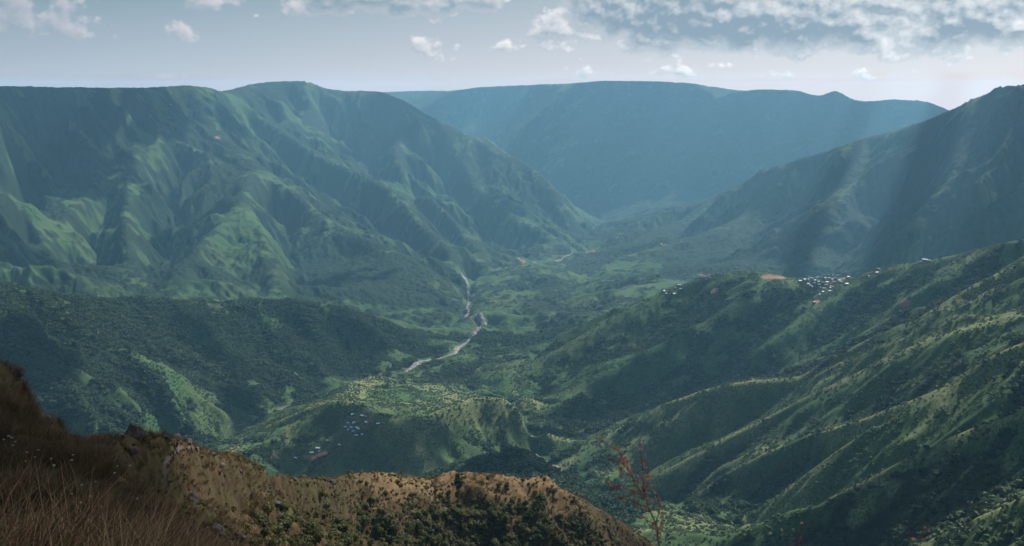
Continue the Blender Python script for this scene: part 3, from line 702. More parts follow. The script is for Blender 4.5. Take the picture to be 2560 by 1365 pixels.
HID = bpy.data.collections.new('plant_kinds')
def proto(me):
    o = bpy.data.objects.new(me.name, me); HID.objects.link(o); return o
def scatter(name, label, pts, scl, rot, protos, tilt=None):
    """one mass of uncountable plants: instances on points, kind = stuff"""
    me = bpy.data.meshes.new(name); me.vertices.add(len(pts)); me.vertices.foreach_set('co', np.asarray(pts, np.float32).ravel())
    setattr_f(me, 'scl', scl); setattr_f(me, 'rot', rot)
    a = me.attributes.new('pick', 'INT', 'POINT'); a.data.foreach_set('value', rng.integers(0, len(protos), len(pts)).astype(np.int32))
    o = obj(name, me, kind='stuff', label=label)
    ng = bpy.data.node_groups.new(name, 'GeometryNodeTree'); ng.interface.new_socket('Geometry', in_out='INPUT', socket_type='NodeSocketGeometry'); ng.interface.new_socket('Geometry', in_out='OUTPUT', socket_type='NodeSocketGeometry')
    gi = ng.nodes.new('NodeGroupInput'); go = ng.nodes.new('NodeGroupOutput')
    ip = ng.nodes.new('GeometryNodeInstanceOnPoints'); gi2 = ng.nodes.new('GeometryNodeGeometryToInstance')
    for p in reversed(protos):
        oi = ng.nodes.new('GeometryNodeObjectInfo'); oi.inputs['Object'].default_value = p; oi.inputs['As Instance'].default_value = True
        ng.links.new(oi.outputs['Geometry'], gi2.inputs[0])
    def na(nm, t):
        n = ng.nodes.new('GeometryNodeInputNamedAttribute'); n.data_type = t; n.inputs[0].default_value = nm; return n.outputs[0]
    ng.links.new(gi.outputs[0], ip.inputs['Points']); ng.links.new(gi2.outputs[0], ip.inputs['Instance']); ip.inputs['Pick Instance'].default_value = True
    ng.links.new(na('pick', 'INT'), ip.inputs['Instance Index'])
    cx = ng.nodes.new('ShaderNodeCombineXYZ'); ng.links.new(na('rot', 'FLOAT'), cx.inputs[2])
    ng.links.new(cx.outputs[0], ip.inputs['Rotation']); ng.links.new(na('scl', 'FLOAT'), ip.inputs['Scale']); ng.links.new(ip.outputs[0], go.inputs[0])
    md = o.modifiers.new('scatter', 'NODES'); md.node_group = ng
    return o
def rand_polar(n, r0, r1, t0=-.63, t1=.63, rg=rng):
    r = np.sqrt(rg.uniform(r0 * r0, r1 * r1, n)); t = rg.uniform(t0, t1, n); return t, r, r * np.sin(t), r * np.cos(t)
def seen(x, y, z, r, extra):
    return (z + extra) / r >= surface(x, y)(HORIZ) - .004

# ---------------------------------------------------------------- woods and scrub
tp = [proto(crown_mesh('tree_crown', 11 + k, M_TREE)) for k in range(4)]
sp_ = [proto(crown_mesh('scrub_crown', 31 + k, M_SHRUB, 5, 26, .22)) for k in range(3)]
SF = []; 
t, r, x, y = rand_polar(int(150000 * DENS), 430, 2620)
f = surface(x, y); z = f(ZG); gr_ = f(GG); dr_ = f(DG_); ba_ = f(BG); reg_ = RGV[np.clip(np.searchsorted(lrs, np.log(r)), 0, nr_ - 1), np.clip(np.searchsorted(ths, t), 0, nt_ - 1)]
u = rng.uniform(0, 1, len(x))
ok = seen(x, y, z, r, 10) & (dr_ > 15) & (ba_ < .3) & (reg_ != KNOLL)
clump = fbm(x, y, 70, 3, 401)
treeish = ok & (gr_ < .55 + .25 * clump) & (u < .98 - .6 * gr_)
rad = rng.uniform(2.8, 7.0, len(x)) * (1 + .3 * clump) * np.where(np.isin(reg_, (SLOPE, CENTRE, VILL)), .72, 1.) * np.where(rng.uniform(0, 1, len(x)) > .94, 1.5, 1.)
k = treeish
scatter('forest', 'dense woods covering the gullies and ridges', np.column_stack([x, y, z - rad * .25])[k], rad[k], rng.uniform(0, 6.28, k.sum()), tp)
nT = k.sum()
t, r, x, y = rand_polar(int(250000 * DENS), 430, 2520)
f = surface(x, y); z = f(ZG); gr_ = f(GG); dr_ = f(DG_); ba_ = f(BG); u = rng.uniform(0, 1, len(x)); clump = fbm(x, y, 35, 3, 431)
reg_ = RGV[np.clip(np.searchsorted(lrs, np.log(r)), 0, nr_ - 1), np.clip(np.searchsorted(ths, t), 0, nt_ - 1)]
k = seen(x, y, z, r, 6) & (dr_ > 13) & (ba_ < .25) & (reg_ != KNOLL) & (gr_ > .25) & (u < .6 + clump * .7)
rad = rng.uniform(.8, 2.7, len(x)) * (1 + .4 * clump)
scatter('scrub', 'low pale green scrub over the open slopes', np.column_stack([x, y, z - rad * .3])[k], rad[k], rng.uniform(0, 6.28, k.sum()), sp_)
print('trees', nT, 'scrub', k.sum(), round(time.time() - T0, 1))

# ---------------------------------------------------------------- dry grass of the near bank and ridge
def tuft_mesh(name, seed, mat_, n=26, h=.75, spread=.22, w=.006, lean=.6):
    rg = np.random.default_rng(seed); V = []; F = []
    for b in range(n):
        a = rg.uniform(0, 6.28); q = spread * math.sqrt(rg.uniform()); bx, by = q * math.cos(a), q * math.sin(a); hh_ = h * rg.uniform(.5, 1.1); a2 = a + rg.normal() * .8; ln = lean * rg.uniform(.2, 1.2) * hh_
        d = np.array([math.cos(a2), math.sin(a2), 0]); s = np.array([-math.sin(a2 + 1), math.cos(a2 + 1), 0]) * w * rg.uniform(.7, 1.5); n0 = len(V)
        for k in range(4):
            t_ = k / 3; c = np.array([bx, by, -.05]) + d * ln * t_ ** 2.2 + np.array([0, 0, hh_ * (t_ - .18 * t_ ** 3)]); ww = s * (1 - t_ * .85)
            V += [c - ww, c + ww]
        for k in range(3): F.append((n0 + 2 * k, n0 + 2 * k + 1, n0 + 2 * k + 3, n0 + 2 * k + 2))
    me = bpy.data.meshes.new(name); me.from_pydata([tuple(v) for v in V], [], F); me.update(); me.materials.append(mat_); return me
g1 = [proto(tuft_mesh('grass_tuft', 51 + k, M_STRAW if k % 2 == 0 else (M_STRAWG if k < 4 else M_STRAW2), 30, .62 + .12 * (k % 3), .3, .0075, 1.0)) for k in range(6)]
t, r, x, y = rand_polar(42000, 7, 75, -.66, -.16)
u = rng.uniform(0, 1, len(x)); z = surface(x, y)(ZG); cl = fbm(x, y, 6, 3, 501)
k = seen(x, y, z, r, .8) & (u < np.clip(18. / r, .2, 1) + cl * .3)
scatter('dry_grass', 'dry brown grass covering the near bank', np.column_stack([x, y, z])[k], (rng.uniform(.35, .95, len(x)) * (1 + .5 * cl))[k], rng.uniform(0, 6.28, k.sum()), g1)
ng = k.sum()
g2 = [proto(tuft_mesh('tussock', 71 + k, M_STRAW2 if k % 4 else M_STRAWG, 30, .8, .5, .03, .7)) for k in range(4)]
t, r, x, y = rand_polar(90000, 70, 400, -.62, .35)
u = rng.uniform(0, 1, len(x)); z = surface(x, y)(ZG); cl = fbm(x, y, 22, 3, 541); mid = np.exp(-((r * np.sin(t) - 0) ** 2) / 9e3)
k = seen(x, y, z, r, .8) & (u < np.clip(95. / r, .3, 1) + cl * .4)
scatter('tussock_grass', 'brown tussock grass over the front ridge', np.column_stack([x, y, z])[k], (rng.uniform(.5, 1.25, len(x)) * (1 + .3 * cl))[k], rng.uniform(0, 6.28, k.sum()), g2)
print('tufts', ng, k.sum())
# ---------------------------------------------------------------- shrubs of the brown ridge
bush_me = [crown_mesh('shrub', 81 + k, M_BUSH, 6, 60, .13, .85) for k in range(6)]
pix = []; rs = np.random.default_rng(5)
cx_ = [p[0] for p in [(0,897),(60,962),(110,1032),(170,1082),(210,1099),(290,1090),(400,1090),(520,1122),(600,1144),(680,1179),(750,1200),(830,1203),(880,1184),(1000,1192),(1080,1198),(1140,1188),(1220,1184),(1290,1197),(1380,1218),(1450,1244),(1530,1292),(1600,1344),(1640,1372)]]
cy_ = [p[1] for p in [(0,897),(60,962),(110,1032),(170,1082),(210,1099),(290,1090),(400,1090),(520,1122),(600,1144),(680,1179),(750,1200),(830,1203),(880,1184),(1000,1192),(1080,1198),(1140,1188),(1220,1184),(1290,1197),(1380,1218),(1450,1244),(1530,1292),(1600,1344),(1640,1372)]]
def crest_row(px): return np.interp(px, cx_, cy_)
while len(pix) < 1300:
    px = rs.uniform(640, 1640); py = rs.uniform(1120, 1372); dcr = py - crest_row(px)
    if dcr < 3 or py > 1372 or (1105 < px < 1190 and py < 1275) or (1225 < px < 1290 and py < 1245): continue
    p = min(1, dcr / 110) ** 1.1 * (.1 + .9 * min(1, max(0, (px - 720) / 500))) * (.35 + .9 * max(0, vnoise(np.array([px / 60.]), np.array([py / 34.]), 9)[0] + .45))
    if rs.uniform() < p + .03: pix.append((px, py))
pix = np.array(pix); G = ground_at(pix); okk = (np.hypot(G[:, 0], G[:, 1]) < 420); G = G[okk]; pix = pix[okk]
rad = rs.uniform(.45, .9, len(G)) * (1 + 1.5 * rs.uniform(0, 1, len(G)) ** 4); rad *= .75 + .5 * np.clip((pix[:, 1] - crest_row(pix[:, 0])) / 120, 0, 1)
order = np.argsort(-rad / np.hypot(G[:, 0], G[:, 1])); big_ = order[:285]; rest = order[285:]
GRP = 'dark green shrubs dotted over the brown ridge'
for n_, i in enumerate(big_):
    o = obj('shrub', bush_me[n_ % 6], loc=(G[i, 0], G[i, 1], surface(G[i:i+1, 0], G[i:i+1, 1])(ZG)[0] - rad[i] * .2), rotz=rs.uniform(0, 6.28), scale=(rad[i], rad[i], rad[i] * rs.uniform(.85, 1.2)),
            label='dark green rounded shrub growing among the dry grass of the brown front ridge', cat='shrub', group=GRP)
scatter('undergrowth', 'small bushes and herbs between the shrubs of the brown ridge', np.column_stack([G[rest, 0], G[rest, 1], surface(G[rest, 0], G[rest, 1])(ZG) - .1]), rad[rest] * .8, rs.uniform(0, 6.28, len(rest)), [proto(b) for b in bush_me])

t, r, x, y = rand_polar(60000, 85, 400, -.62, .3)
z = surface(x, y)(ZG); cl = fbm(x, y, 16, 3, 561); u = rng.uniform(0, 1, len(x)); rg_ = RGV[np.clip(np.searchsorted(lrs, np.log(r)), 0, nr_ - 1), np.clip(np.searchsorted(ths, t), 0, nt_ - 1)]
ppx = 1280 + x / (y * CP - z * SP) * FPX; ppy = 682.5 - (y * SP + z * CP) / (y * CP - z * SP) * FPX; dcr = ppy - crest_row(ppx)
brow = np.clip(dcr / 60, 0, 1) * np.where((ppx > 850) & (ppx < 1420), 1, .5) + np.where((ppx > 850) & (ppx < 1420), 0, .5)
k = seen(x, y, z, r, .8) & (rg_ == KNOLL) & (u < (.22 + .5 * brow + cl * .5) * np.clip(160 / r, .5, 1))
rd = rng.uniform(.22, .7, len(x)) * (1 + .5 * cl) * np.clip(r / 220, .6, 1.1)
scatter('herbs', 'olive and rusty herbs and low bushes among the brown ridge grass', np.column_stack([x, y, z - .05])[k], rd[k], rng.uniform(0, 6.28, k.sum()),
        [proto(crown_mesh('herb', 95 + q, [M_HERB, M_HERB, M_RUST, M_BUSH][q], 5, 30, .2, .8)) for q in range(4)])
print('herbs', k.sum())
# ---------------------------------------------------------------- rocks
def rock_mesh(name, seed, sub=3, rough=.35, peak=0.):
    rg = np.random.default_rng(seed); V, F = ico(sub); o = rg.uniform(0, 50, 3); V = V.copy()
    for k in range(9):
        d = rg.normal(size=3); d /= np.linalg.norm(d); lim = rg.uniform(.45, .8); q = V @ d; V -= np.maximum(q - lim, 0)[:, None] * d[None] * .9
    nz = vnoise(V[:, 0] * 2 + o[0], V[:, 1] * 2 + V[:, 2] * 1.7 + o[1], seed) + .5 * vnoise(V[:, 0] * 5 + V[:, 2] * 3 + o[2], V[:, 1] * 5, seed + 1)
    V = V * (1 + rough * .5 * nz)[:, None]
    if peak: V[:, :2] *= (1 - peak * np.clip(V[:, 2:3] + .2, 0, 1))
    return mesh_np(name, V, F, M_ROCK)
# column, row, half-width px, height factor, peak, label
ROCKS = [(336,1082,26,1.15,.55,'pointed dark rock on the crest of the near brown ridge, tallest one'),
 (358,1086,12,.9,.2,'dark block leaning against the right side of the pointed rock'),
 (296,1086,12,.8,.2,'small dark rock just left of the pointed rock on the crest'),
 (322,1128,22,.8,.1,'squat dark boulder below the pointed rock'),
 (438,1092,16,.8,.3,'rugged dark outcrop on the crest above the footpath'),
 (468,1102,13,.8,.2,'jagged dark rock at the upper end of the footpath'),
 (410,1094,12,.7,.2,'low dark rock on the crest left of the footpath outcrop'),
 (384,1090,11,.7,.2,'knobby dark rock between the pointed rock and the outcrop'),
 (190,1096,14,.7,.2,'dark rock in the dip of the crest left of the pointed rock'),
 (158,1092,10,.8,.3,'small dark stone on the steep crest at far left'),
 (34,932,22,.8,.2,'dark ledge of rock high on the left skyline of the near slope'),
 (66,980,20,.8,.3,'second dark ledge down the left skyline of the near slope'),
 (118,1052,14,.8,.3,'dark stone below the overhanging rock on the left skyline'),
 (92,1040,16,.9,.2,'dark overhanging rock on the steep slope at left'),
 (478,1252,24,.6,.1,'broad slanting grey slab on the slope below the footpath'),
 (545,1330,26,.7,.1,'big dark boulder near the bottom edge below the slab'),
 (600,1345,22,.6,.1,'dark boulder at the bottom edge right of the big one'),
 (382,1340,16,.5,.2,'pale grey stone poking out of the near dry grass'),
 (826,1206,15,.8,.2,'cluster-topped grey rock on the dip of the brown crest'),
 (735,1200,10,.7,.2,'small stone on the crest left of the dip'),
 (708,1290,13,.6,.1,'dark stone halfway down the middle of the brown ridge'),
 (690,1260,12,.5,.1,'flat pale stone above the dark stone in mid slope'),
 (555,1165,12,.5,.1,'reddish stone on the shoulder right of the footpath'),
 (600,1178,11,.5,.1,'low stone on the sunlit shoulder further right of the footpath')]
RG_ = on_ridge([(a[0], a[1]) for a in ROCKS])
for k, (a, g) in enumerate(zip(ROCKS, RG_)):
    s = a[2] / FPX * math.hypot(g[0], g[1]) * 1.05
    if a[0] == 382: s = min(s, .35)
    obj('rock', rock_mesh('rock', 201 + k, 3, .5, a[4]), loc=(g[0], g[1], g[2] + s * .1), rotz=k * 1.3, scale=(s, s * .9, s * a[3]), label=a[5], cat='rock', group='dark rocks on the brown ridge')

# ---------------------------------------------------------------- footpath over the saddle
_pp = [(408,1154),(422,1149),(436,1142),(450,1138),(462,1135),(474,1131),(486,1127),(498,1122),(508,1119)]; _g = on_ridge(_pp); _r = np.hypot(_g[:, 0], _g[:, 1]); _t = np.arctan2(_g[:, 0], _g[:, 1])
_k = np.abs(_r - np.median(_r)) < 25; _c = np.polyfit(_t[_k], _r[_k], 1); _r = np.polyval(_c, _t); PP = np.column_stack([_r * np.sin(_t), _r * np.cos(_t), 0 * _r])
dd = []
for a, b in zip(PP[:-1], PP[1:]):
    for k in range(6): dd.append(a + (b - a) * k / 6)
dd = np.array(dd); d2 = np.gradient(dd[:, :2], axis=0); d2 /= np.linalg.norm(d2, axis=1)[:, None]; nn = np.stack([-d2[:, 1], d2[:, 0]], 1); V = []
for k in range(5):
    tt_ = (k / 4 - .5) * (.42 + .12 * np.sin(np.arange(len(dd)) * .7)); q = dd[:, :2] + nn * tt_[:, None]; V.append(np.column_stack([q, np.maximum(surface(q[:, 0], q[:, 1])(ZG), surface(dd[:, 0], dd[:, 1])(ZG)) + .08]))
V = np.stack(V, 1); id_ = np.arange(len(dd) * 5).reshape(-1, 5); F = np.stack([id_[:-1, :-1], id_[:-1, 1:], id_[1:, 1:], id_[1:, :-1]], -1).reshape(-1, 4)
o = obj('path', mesh_np('path', V.reshape(-1, 3), F, M_PATH), kind='structure'); o['label'] = 'pale footpath crossing the near brown ridge'

# ---------------------------------------------------------------- trees one can tell apart
def tube(V, F, a, b, ra, rb, n=7):
    a = np.array(a, float); b = np.array(b, float); d = b - a; d /= np.linalg.norm(d) + 1e-9; u_ = np.cross(d, [0, .3, 1]); u_ /= np.linalg.norm(u_) + 1e-9; v_ = np.cross(d, u_); n0 = len(V)
    for c, rr in ((a, ra), (b, rb)):
        for k in range(n): an = 6.2832 * k / n; V.append(tuple(c + (u_ * math.cos(an) + v_ * math.sin(an)) * rr))
    for k in range(n): F.append((n0 + k, n0 + (k + 1) % n, n0 + n + (k + 1) % n, n0 + n + k))
def tree_meshes(seed, h, clear, spread, leafm, nb=18, leaf=.16, top=.3, conifer=False):
    rg = np.random.default_rng(seed); V = []; F = []; p = np.array([0, 0, -.4]); pts = [p]; bend = rg.normal(size=2) * .04
    for k in range(7):
        p = p + np.array([bend[0] * h / 7 + rg.normal() * .02 * h / 7, bend[1] * h / 7, (h + .4) / 7]); pts.append(p)
    r0 = h * .022
    for k in range(7): tube(V, F, pts[k], pts[k + 1], r0 * (1 - k / 8), r0 * (1 - (k + 1) / 8))
    C = []
    for b in range(nb):
        t_ = clear + (1 - clear) * (b + rg.uniform()) / nb; base = np.array([np.interp(t_ * 7, range(8), [q[i] for q in pts]) for i in range(3)]); a = rg.uniform(0, 6.28) + b * 2.4
        sp = spread * h * ((1.08 - t_) / (1.08 - clear) if conifer else (.55 + .6 * math.sin(3.14 * min(1, (t_ - clear) / (1 - clear) * .8 + .25)))) * rg.uniform(.55, 1.1)
        tip = base + np.array([math.cos(a) * sp, math.sin(a) * sp, sp * rg.uniform(.05, .45)]); mid = (base + tip) / 2 + np.array([0, 0, sp * .05])
        tube(V, F, base, mid, r0 * .3 * (1.1 - t_) + .02, r0 * .2 * (1.1 - t_) + .012, 5); tube(V, F, mid, tip, r0 * .2 * (1.1 - t_) + .012, .008, 4)
        for q in (tip, mid * .35 + tip * .65, mid): C.append((q, sp))
    trunk = (V, F)
    VV = []; n0 = 0; FF = []
    for q, sp in C:
        n = 34; d = rg.normal(size=(n, 3)); d /= np.linalg.norm(d, axis=1)[:, None]; pp = q + d * (np.array([1, 1, .55]) * (top * sp + .04 * h) * rg.uniform(.3, 1.1, (n, 1)))
        nn_ = d * .6 + rg.normal(size=(n, 3)) * .5 + [0, 0, .4]; nn_ /= np.linalg.norm(nn_, axis=1)[:, None]; a, b = quads_from(pp, nn_, leaf, rg); VV.append(a); FF.append(b + n0); n0 += len(a)
    tm = bpy.data.meshes.new('trunk'); tm.from_pydata(trunk[0], [], trunk[1]); tm.update(); tm.materials.append(M_BARK)
    cm = mesh_np('crown', np.concatenate(VV), np.concatenate(FF), leafm)
    return tm, cm
def plant_tree(name, px, py, hpx, label, cat, seed, group=None, **kw):
    g = (on_ridge if py > 1180 else ground_at)([(px, py)])[0]; h = hpx / FPX * math.hypot(math.hypot(g[0], g[1]), g[2]) * 1.03
    kw.setdefault('leaf', .022 * h + .05)
    tm, cm = tree_meshes(seed, h, **kw)
    e = obj(name, None, loc=(g[0], g[1], g[2]), rotz=seed * .7, label=label, cat=cat, group=group); e.empty_display_size = 1
    obj('trunk', tm, e); obj('crown', cm, e)
plant_tree('pine_tree', 1146, 1250, 62, 'tall dark pine with a bare trunk standing alone on the sunlit brown ridge', 'pine tree', 3, clear=.52, spread=.24, leafm=M_NEEDLE, nb=15, top=.26)
plant_tree('pine_tree', 1248, 1224, 20, 'slender thin-crowned young tree right of the tall pine', 'tree', 4, clear=.3, spread=.24, leafm=M_NEEDLE, nb=12)
plant_tree('pine_tree', 1268, 1226, 19, 'small dense dark tree, second one right of the tall pine', 'tree', 5, clear=.15, spread=.32, leafm=M_NEEDLE, nb=16)
plant_tree('broadleaf_tree', 1342, 1290, 52, 'loose brownish tree among shrubs on the right part of the brown ridge', 'tree', 6, clear=.3, spread=.26, leafm=M_BUSH, nb=18, top=.25)
plant_tree('young_tree', 1080, 1216, 14, 'small dark young tree on the crest left of the tall pine', 'tree', 7, clear=.1, spread=.3, leafm=M_NEEDLE, nb=10)
plant_tree('young_tree', 1178, 1232, 15, 'low dark young tree close behind the tall pine on its right', 'tree', 8, clear=.1, spread=.45, leafm=M_NEEDLE, nb=10)
plant_tree('young_tree', 1188, 1198, 13, 'thin young tree on the pale brow above the tall pine', 'tree', 9, clear=.2, spread=.3, leafm=M_BUSH, nb=9)
plant_tree('broadleaf_tree', 1000, 1194, 15, 'wide low tree on the crest right of the twin posts', 'tree', 10, clear=.15, spread=.6, leafm=M_BUSH, nb=12)
plant_tree('broadleaf_tree', 877, 1196, 20, 'round dark tree on the crest above the rocky dip', 'tree', 12, clear=.1, spread=.45, leafm=M_BUSH, nb=14)
plant_tree('broadleaf_tree', 1442, 1254, 20, 'small tree rising over the crest at the right end of the brown ridge', 'tree', 13, clear=.25, spread=.5, leafm=M_BUSH, nb=12)
plant_tree('broadleaf_tree', 1383, 1232, 18, 'dark round tree just below the crest, left of the right-end tree', 'tree', 16, clear=.1, spread=.5, leafm=M_BUSH, nb=14)
for k, (px, py, hp, lab) in enumerate([(1760, 690, 17, 'leftmost dark pine of the group above the ridge hamlet'), (1768, 689, 14, 'short dark pine in the middle of the group above the ridge hamlet'), (1775, 688, 19, 'tallest dark pine of the group above the ridge hamlet'),
        (1801, 684, 14, 'lone dark pine right of the hamlet group on the ridge'), (1817, 682, 15, 'dark pine further right along the ridge from the hamlet'), (1870, 677, 13, 'wide dark pine left of the pink bare patch'), (1889, 676, 15, 'upright dark pine nearest to the pink bare patch')]):
    plant_tree('pine_tree', px, py, hp, lab, 'pine tree', 20 + k, 'dark pines on the village ridge', clear=.2, spread=.24, leafm=M_NEEDLE, nb=12, conifer=True)

# ---------------------------------------------------------------- twin steel posts of the power line
g = on_ridge([(941, 1202)])[0]; sc1 = math.hypot(g[0], g[1]) / FPX
V = []; F = []; e = obj('power_line_frame', None, loc=tuple(g), label='rusty frame of two lattice posts standing on the crest left of centre', cat='power pole')
hp = 27 * sc1
for sx in (-1, 1):
    V = []; F = []
    for ox, oy in ((-.16, -.16), (.16, -.16), (.16, .16), (-.16, .16)): tube(V, F, (sx * .55 + ox * 1.3, oy * 1.3, -.5), (sx * .48 + ox * .7, oy * .7, hp), .045, .035, 5)
    for q in range(6): z0_, z1_ = hp * q / 6, hp * (q + 1) / 6; tube(V, F, (sx * .53 - .17, -.17, z0_), (sx * .52 + .17, -.17, z1_), .02, .02, 4); tube(V, F, (sx * .53 + .17, .17, z0_), (sx * .52 - .17, .17, z1_), .02, .02, 4)
    me = bpy.data.meshes.new('post'); me.from_pydata(V, [], F); me.materials.append(M_POST); obj('post', me, e)
V = []; F = []; tube(V, F, (-1.3, 0, hp * .93), (1.3, 0, hp * .93), .06, .06, 6); tube(V, F, (-.5, 0, hp * .6), (.5, 0, hp * .85), .03, .03, 5)
me = bpy.data.meshes.new('crossarm'); me.from_pydata(V, [], F); me.materials.append(M_POST); obj('crossarm', me, e)

# ---------------------------------------------------------------- houses
def house_meshes(w, d, h, rise, roofm):
    V = []; F = []
    bm = bmesh.new()
    v = [bm.verts.new(p) for p in ((-w, -d, -2.5), (w, -d, -2.5), (w, d, -2.5), (-w, d, -2.5), (-w, -d, h), (w, -d, h), (w, d, h), (-w, d, h), (-w, 0, h + rise * .93), (w, 0, h + rise * .93))]
    for f_ in ((0, 1, 5, 4), (2, 3, 7, 6), (1, 2, 6, 9, 5), (3, 0, 4, 8, 7)): bm.faces.new([v[i] for i in f_])
    wm = bpy.data.meshes.new('wall'); bm.to_mesh(wm); bm.free(); wm.materials.append(M_WALL)
    ow, od = w + .4, d + .5; e_ = h - rise * .5 / d; bm = bmesh.new()
    top = [(-ow, -od, e_), (ow, -od, e_), (ow, 0, h + rise), (-ow, 0, h + rise), (ow, od, e_), (-ow, od, e_)]
    a = [bm.verts.new(p) for p in top]; b = [bm.verts.new((p[0], p[1], p[2] + .14)) for p in top]
    for f_ in ((0, 1, 2, 3), (3, 2, 4, 5)): bm.faces.new([b[i] for i in f_]); bm.faces.new([a[i] for i in reversed(f_)])
    for i, j in ((0, 1), (1, 2), (2, 4), (4, 5), (5, 3), (3, 0)): bm.faces.new((a[i], a[j], b[j], b[i]))
    rm = bpy.data.meshes.new('roof'); bm.to_mesh(rm); bm.free(); rm.materials.append(roofm)
    bm = bmesh.new(); dv = [bm.verts.new(p) for p in ((-.45, -d - .06, -2.4), (.45, -d - .06, -2.4), (.45, -d - .06, 2.), (-.45, -d - .06, 2.))]; dw = [bm.verts.new((p.co.x, p.co.y + .05, p.co.z)) for p in dv]
    bm.faces.new(dv); bm.faces.new(list(reversed(dw)))
    for i in range(4): j = (i + 1) % 4; bm.faces.new((dv[j], dv[i], dw[i], dw[j]))
    dm = bpy.data.meshes.new('door'); bm.to_mesh(dm); bm.free(); dm.materials.append(M_BARK)
    return wm, rm, dm
M_ROOF_BRIGHTENED = plain('brightened_pale_roof', (.78, .82, .84), .5, .1, .5)  # pale roof colour raised to make up for the shade on the hamlet
HK = {'w': house_meshes(3.2, 2.1, 2.3, 1.0, M_ROOF_BRIGHTENED), 'p': house_meshes(3.2, 2.1, 2.3, 1.0, M_ROOF), 'g': house_meshes(3.0, 2.0, 2.2, .9, M_ROOF2), 'r': house_meshes(3.2, 2.2, 2.3, 1., M_ROOF3)}
A_ = 'houses of the hamlet on the shaded central hill'; B_ = 'houses of the village on the ridge crest at right'; C_ = 'houses of the small hamlet below the ridge pines'
la = 'tiny pale-roofed house crowded in the hamlet on the shaded central hill'; lag = 'tiny grey-roofed house crowded in the hamlet on the shaded central hill'
lb = 'tiny pale-roofed house crowded in the village on the right-hand ridge crest'; lbg = 'tiny grey-roofed house crowded in the village on the right-hand ridge crest'
HOUSES = []
for p in [(881,1037),(885,1059),(871,1059),(865,1069),(872,1075),(893,1070),(897,1074),(883,1079),(888,1057),(916,1057),(879,1070)]: HOUSES.append((*p, 'w', la, A_, 1.2))
for p in [(871,1044),(878,1047),(883,1046),(892,1056),(871,1064),(892,1075),(888,1082),(912,1058),(864,1077),(877,1074)]: HOUSES.append((*p, 'g', lag, A_, 1.0))
HOUSES += [(906,1041,'w','pale house standing alone above the right side of the shaded hill hamlet',A_,1.2),(915,1043,'g','grey house next to the lone pale one above the hamlet',A_,1.),(927,1056,'g','grey house at the right end of the hamlet track',A_,1.),
  (945,1060,'w','bright white house standing well apart right of the shaded hamlet',A_,1.1),(951,1074,'g','grey house below the bright one right of the hamlet',A_,.9),(957,1058,'g','faint grey house farthest right of the shaded hamlet',A_,.9),
  (891,1089,'w','pale house at the lower edge of the shaded hamlet',A_,1.),(906,1087,'w','bright house lower right of the shaded hamlet',A_,1.),(849,1113,'w','pale house alone on the slope midway between hamlet and bare patch',A_,1.1),(819,1104,'g','long grey house on the slope left below the hamlet',A_,1.5),
  (795,1122,'w','pale tilted house just above the bare earth patch',A_,1.3),(797,1129,'g','grey house between the tilted pale house and the bare earth patch',A_,1.),(779,1133,'w','white house at the upper left of the bare earth patch',A_,1.2),
  (740,1146,'w','white house left of the bare earth patch on the central hill',A_,1.2),(747,1142,'g','small grey house beside the white one left of the bare earth patch',A_,.8)]
for p in [(2000,703),(2011,699),(2029,696),(2044,690.5),(2082,687.5),(2073,696),(2020,710),(2080,717),(2074,728),(2056,730),(2067,706),(2098,701),(2076,720),(2034,708)]: HOUSES.append((*p, 'p', lb, B_, 1.15))
for p in [(2020,699),(2022,691),(2042,694),(2071,686),(2093,688),(2079,699),(2046,705),(2058,707),(2101,705),(2085,706),(2052,719),(2030,717),(2025,714),(2080,711),(2065,713),(2048,712),(2090,697),(2060,722),(2062,696),(2036,702)]: HOUSES.append((*p, 'g', lbg, B_, 1.3))
HOUSES += [(2120,693,'p','pale house at the right end of the ridge village',B_,1.3),(2116,711,'p','bright house at the lower right edge of the ridge village',B_,1.4),(2035,757,'r','pinkish house far below the ridge village on the bare patch',B_,1.5),(2048,737,'g','grey house on the slope under the ridge village',B_,1.2),
  (2192,682,'p','pale house on the crest right of the ridge village',B_,1.2),(2196,673,'g','grey house above the pale one on the crest right of the village',B_,1.2),(2215,711,'g','faint house on the slope far right of the ridge village',B_,1.),(2170,691,'r','pinkish house between the ridge village and the crest houses',B_,1.1),
  (2312,652,'p','white house on the skyline of the right-hand ridge, farthest right',B_,1.7),(2322,652,'g','grey annex beside the white skyline house',B_,1.2),
  (1735,691,'p','white house topmost on the crest of the small ridge hamlet',C_,1.2),(1697.5,713,'p','bright white house in the middle of the small ridge hamlet',C_,1.3),(1702,723,'p','pale slanting house below the bright one in the small ridge hamlet',C_,1.3),(1659.5,728,'p','pale house at the left end of the small ridge hamlet',C_,1.2),
  (1685,735,'p','pale long house lowest in the small ridge hamlet',C_,1.3),(1665,734,'g','grey house beneath the left end of the small ridge hamlet',C_,1.1),(1688,720,'g','grey house in the small ridge hamlet left of the bright one',C_,1.),(1762,693,'r','pinkish house under the dark ridge pines',C_,1.3),(1774,694,'r','pale pink house right of the one under the ridge pines',C_,1.2),
  (247,741,'p','lone white hut on the saddle left of the forested ridge crest',None,1.2),(427,262,'p','lone pale house high on the left mountain',None,2.2),(545,347,'g','grey house on the rib of the left mountain',None,2.),(1652,612,'r','pinkish farm building across the valley below the right mountain',None,3.),(1705,606,'r','pink-roofed house right of the farm building across the valley',None,2.6),
  (1480,629,'r','pinkish building at the head of the valley by the gorge',None,2.5)]
HG = ground_at([(a[0], a[1] + 2) for a in HOUSES])
hr = np.random.default_rng(17)
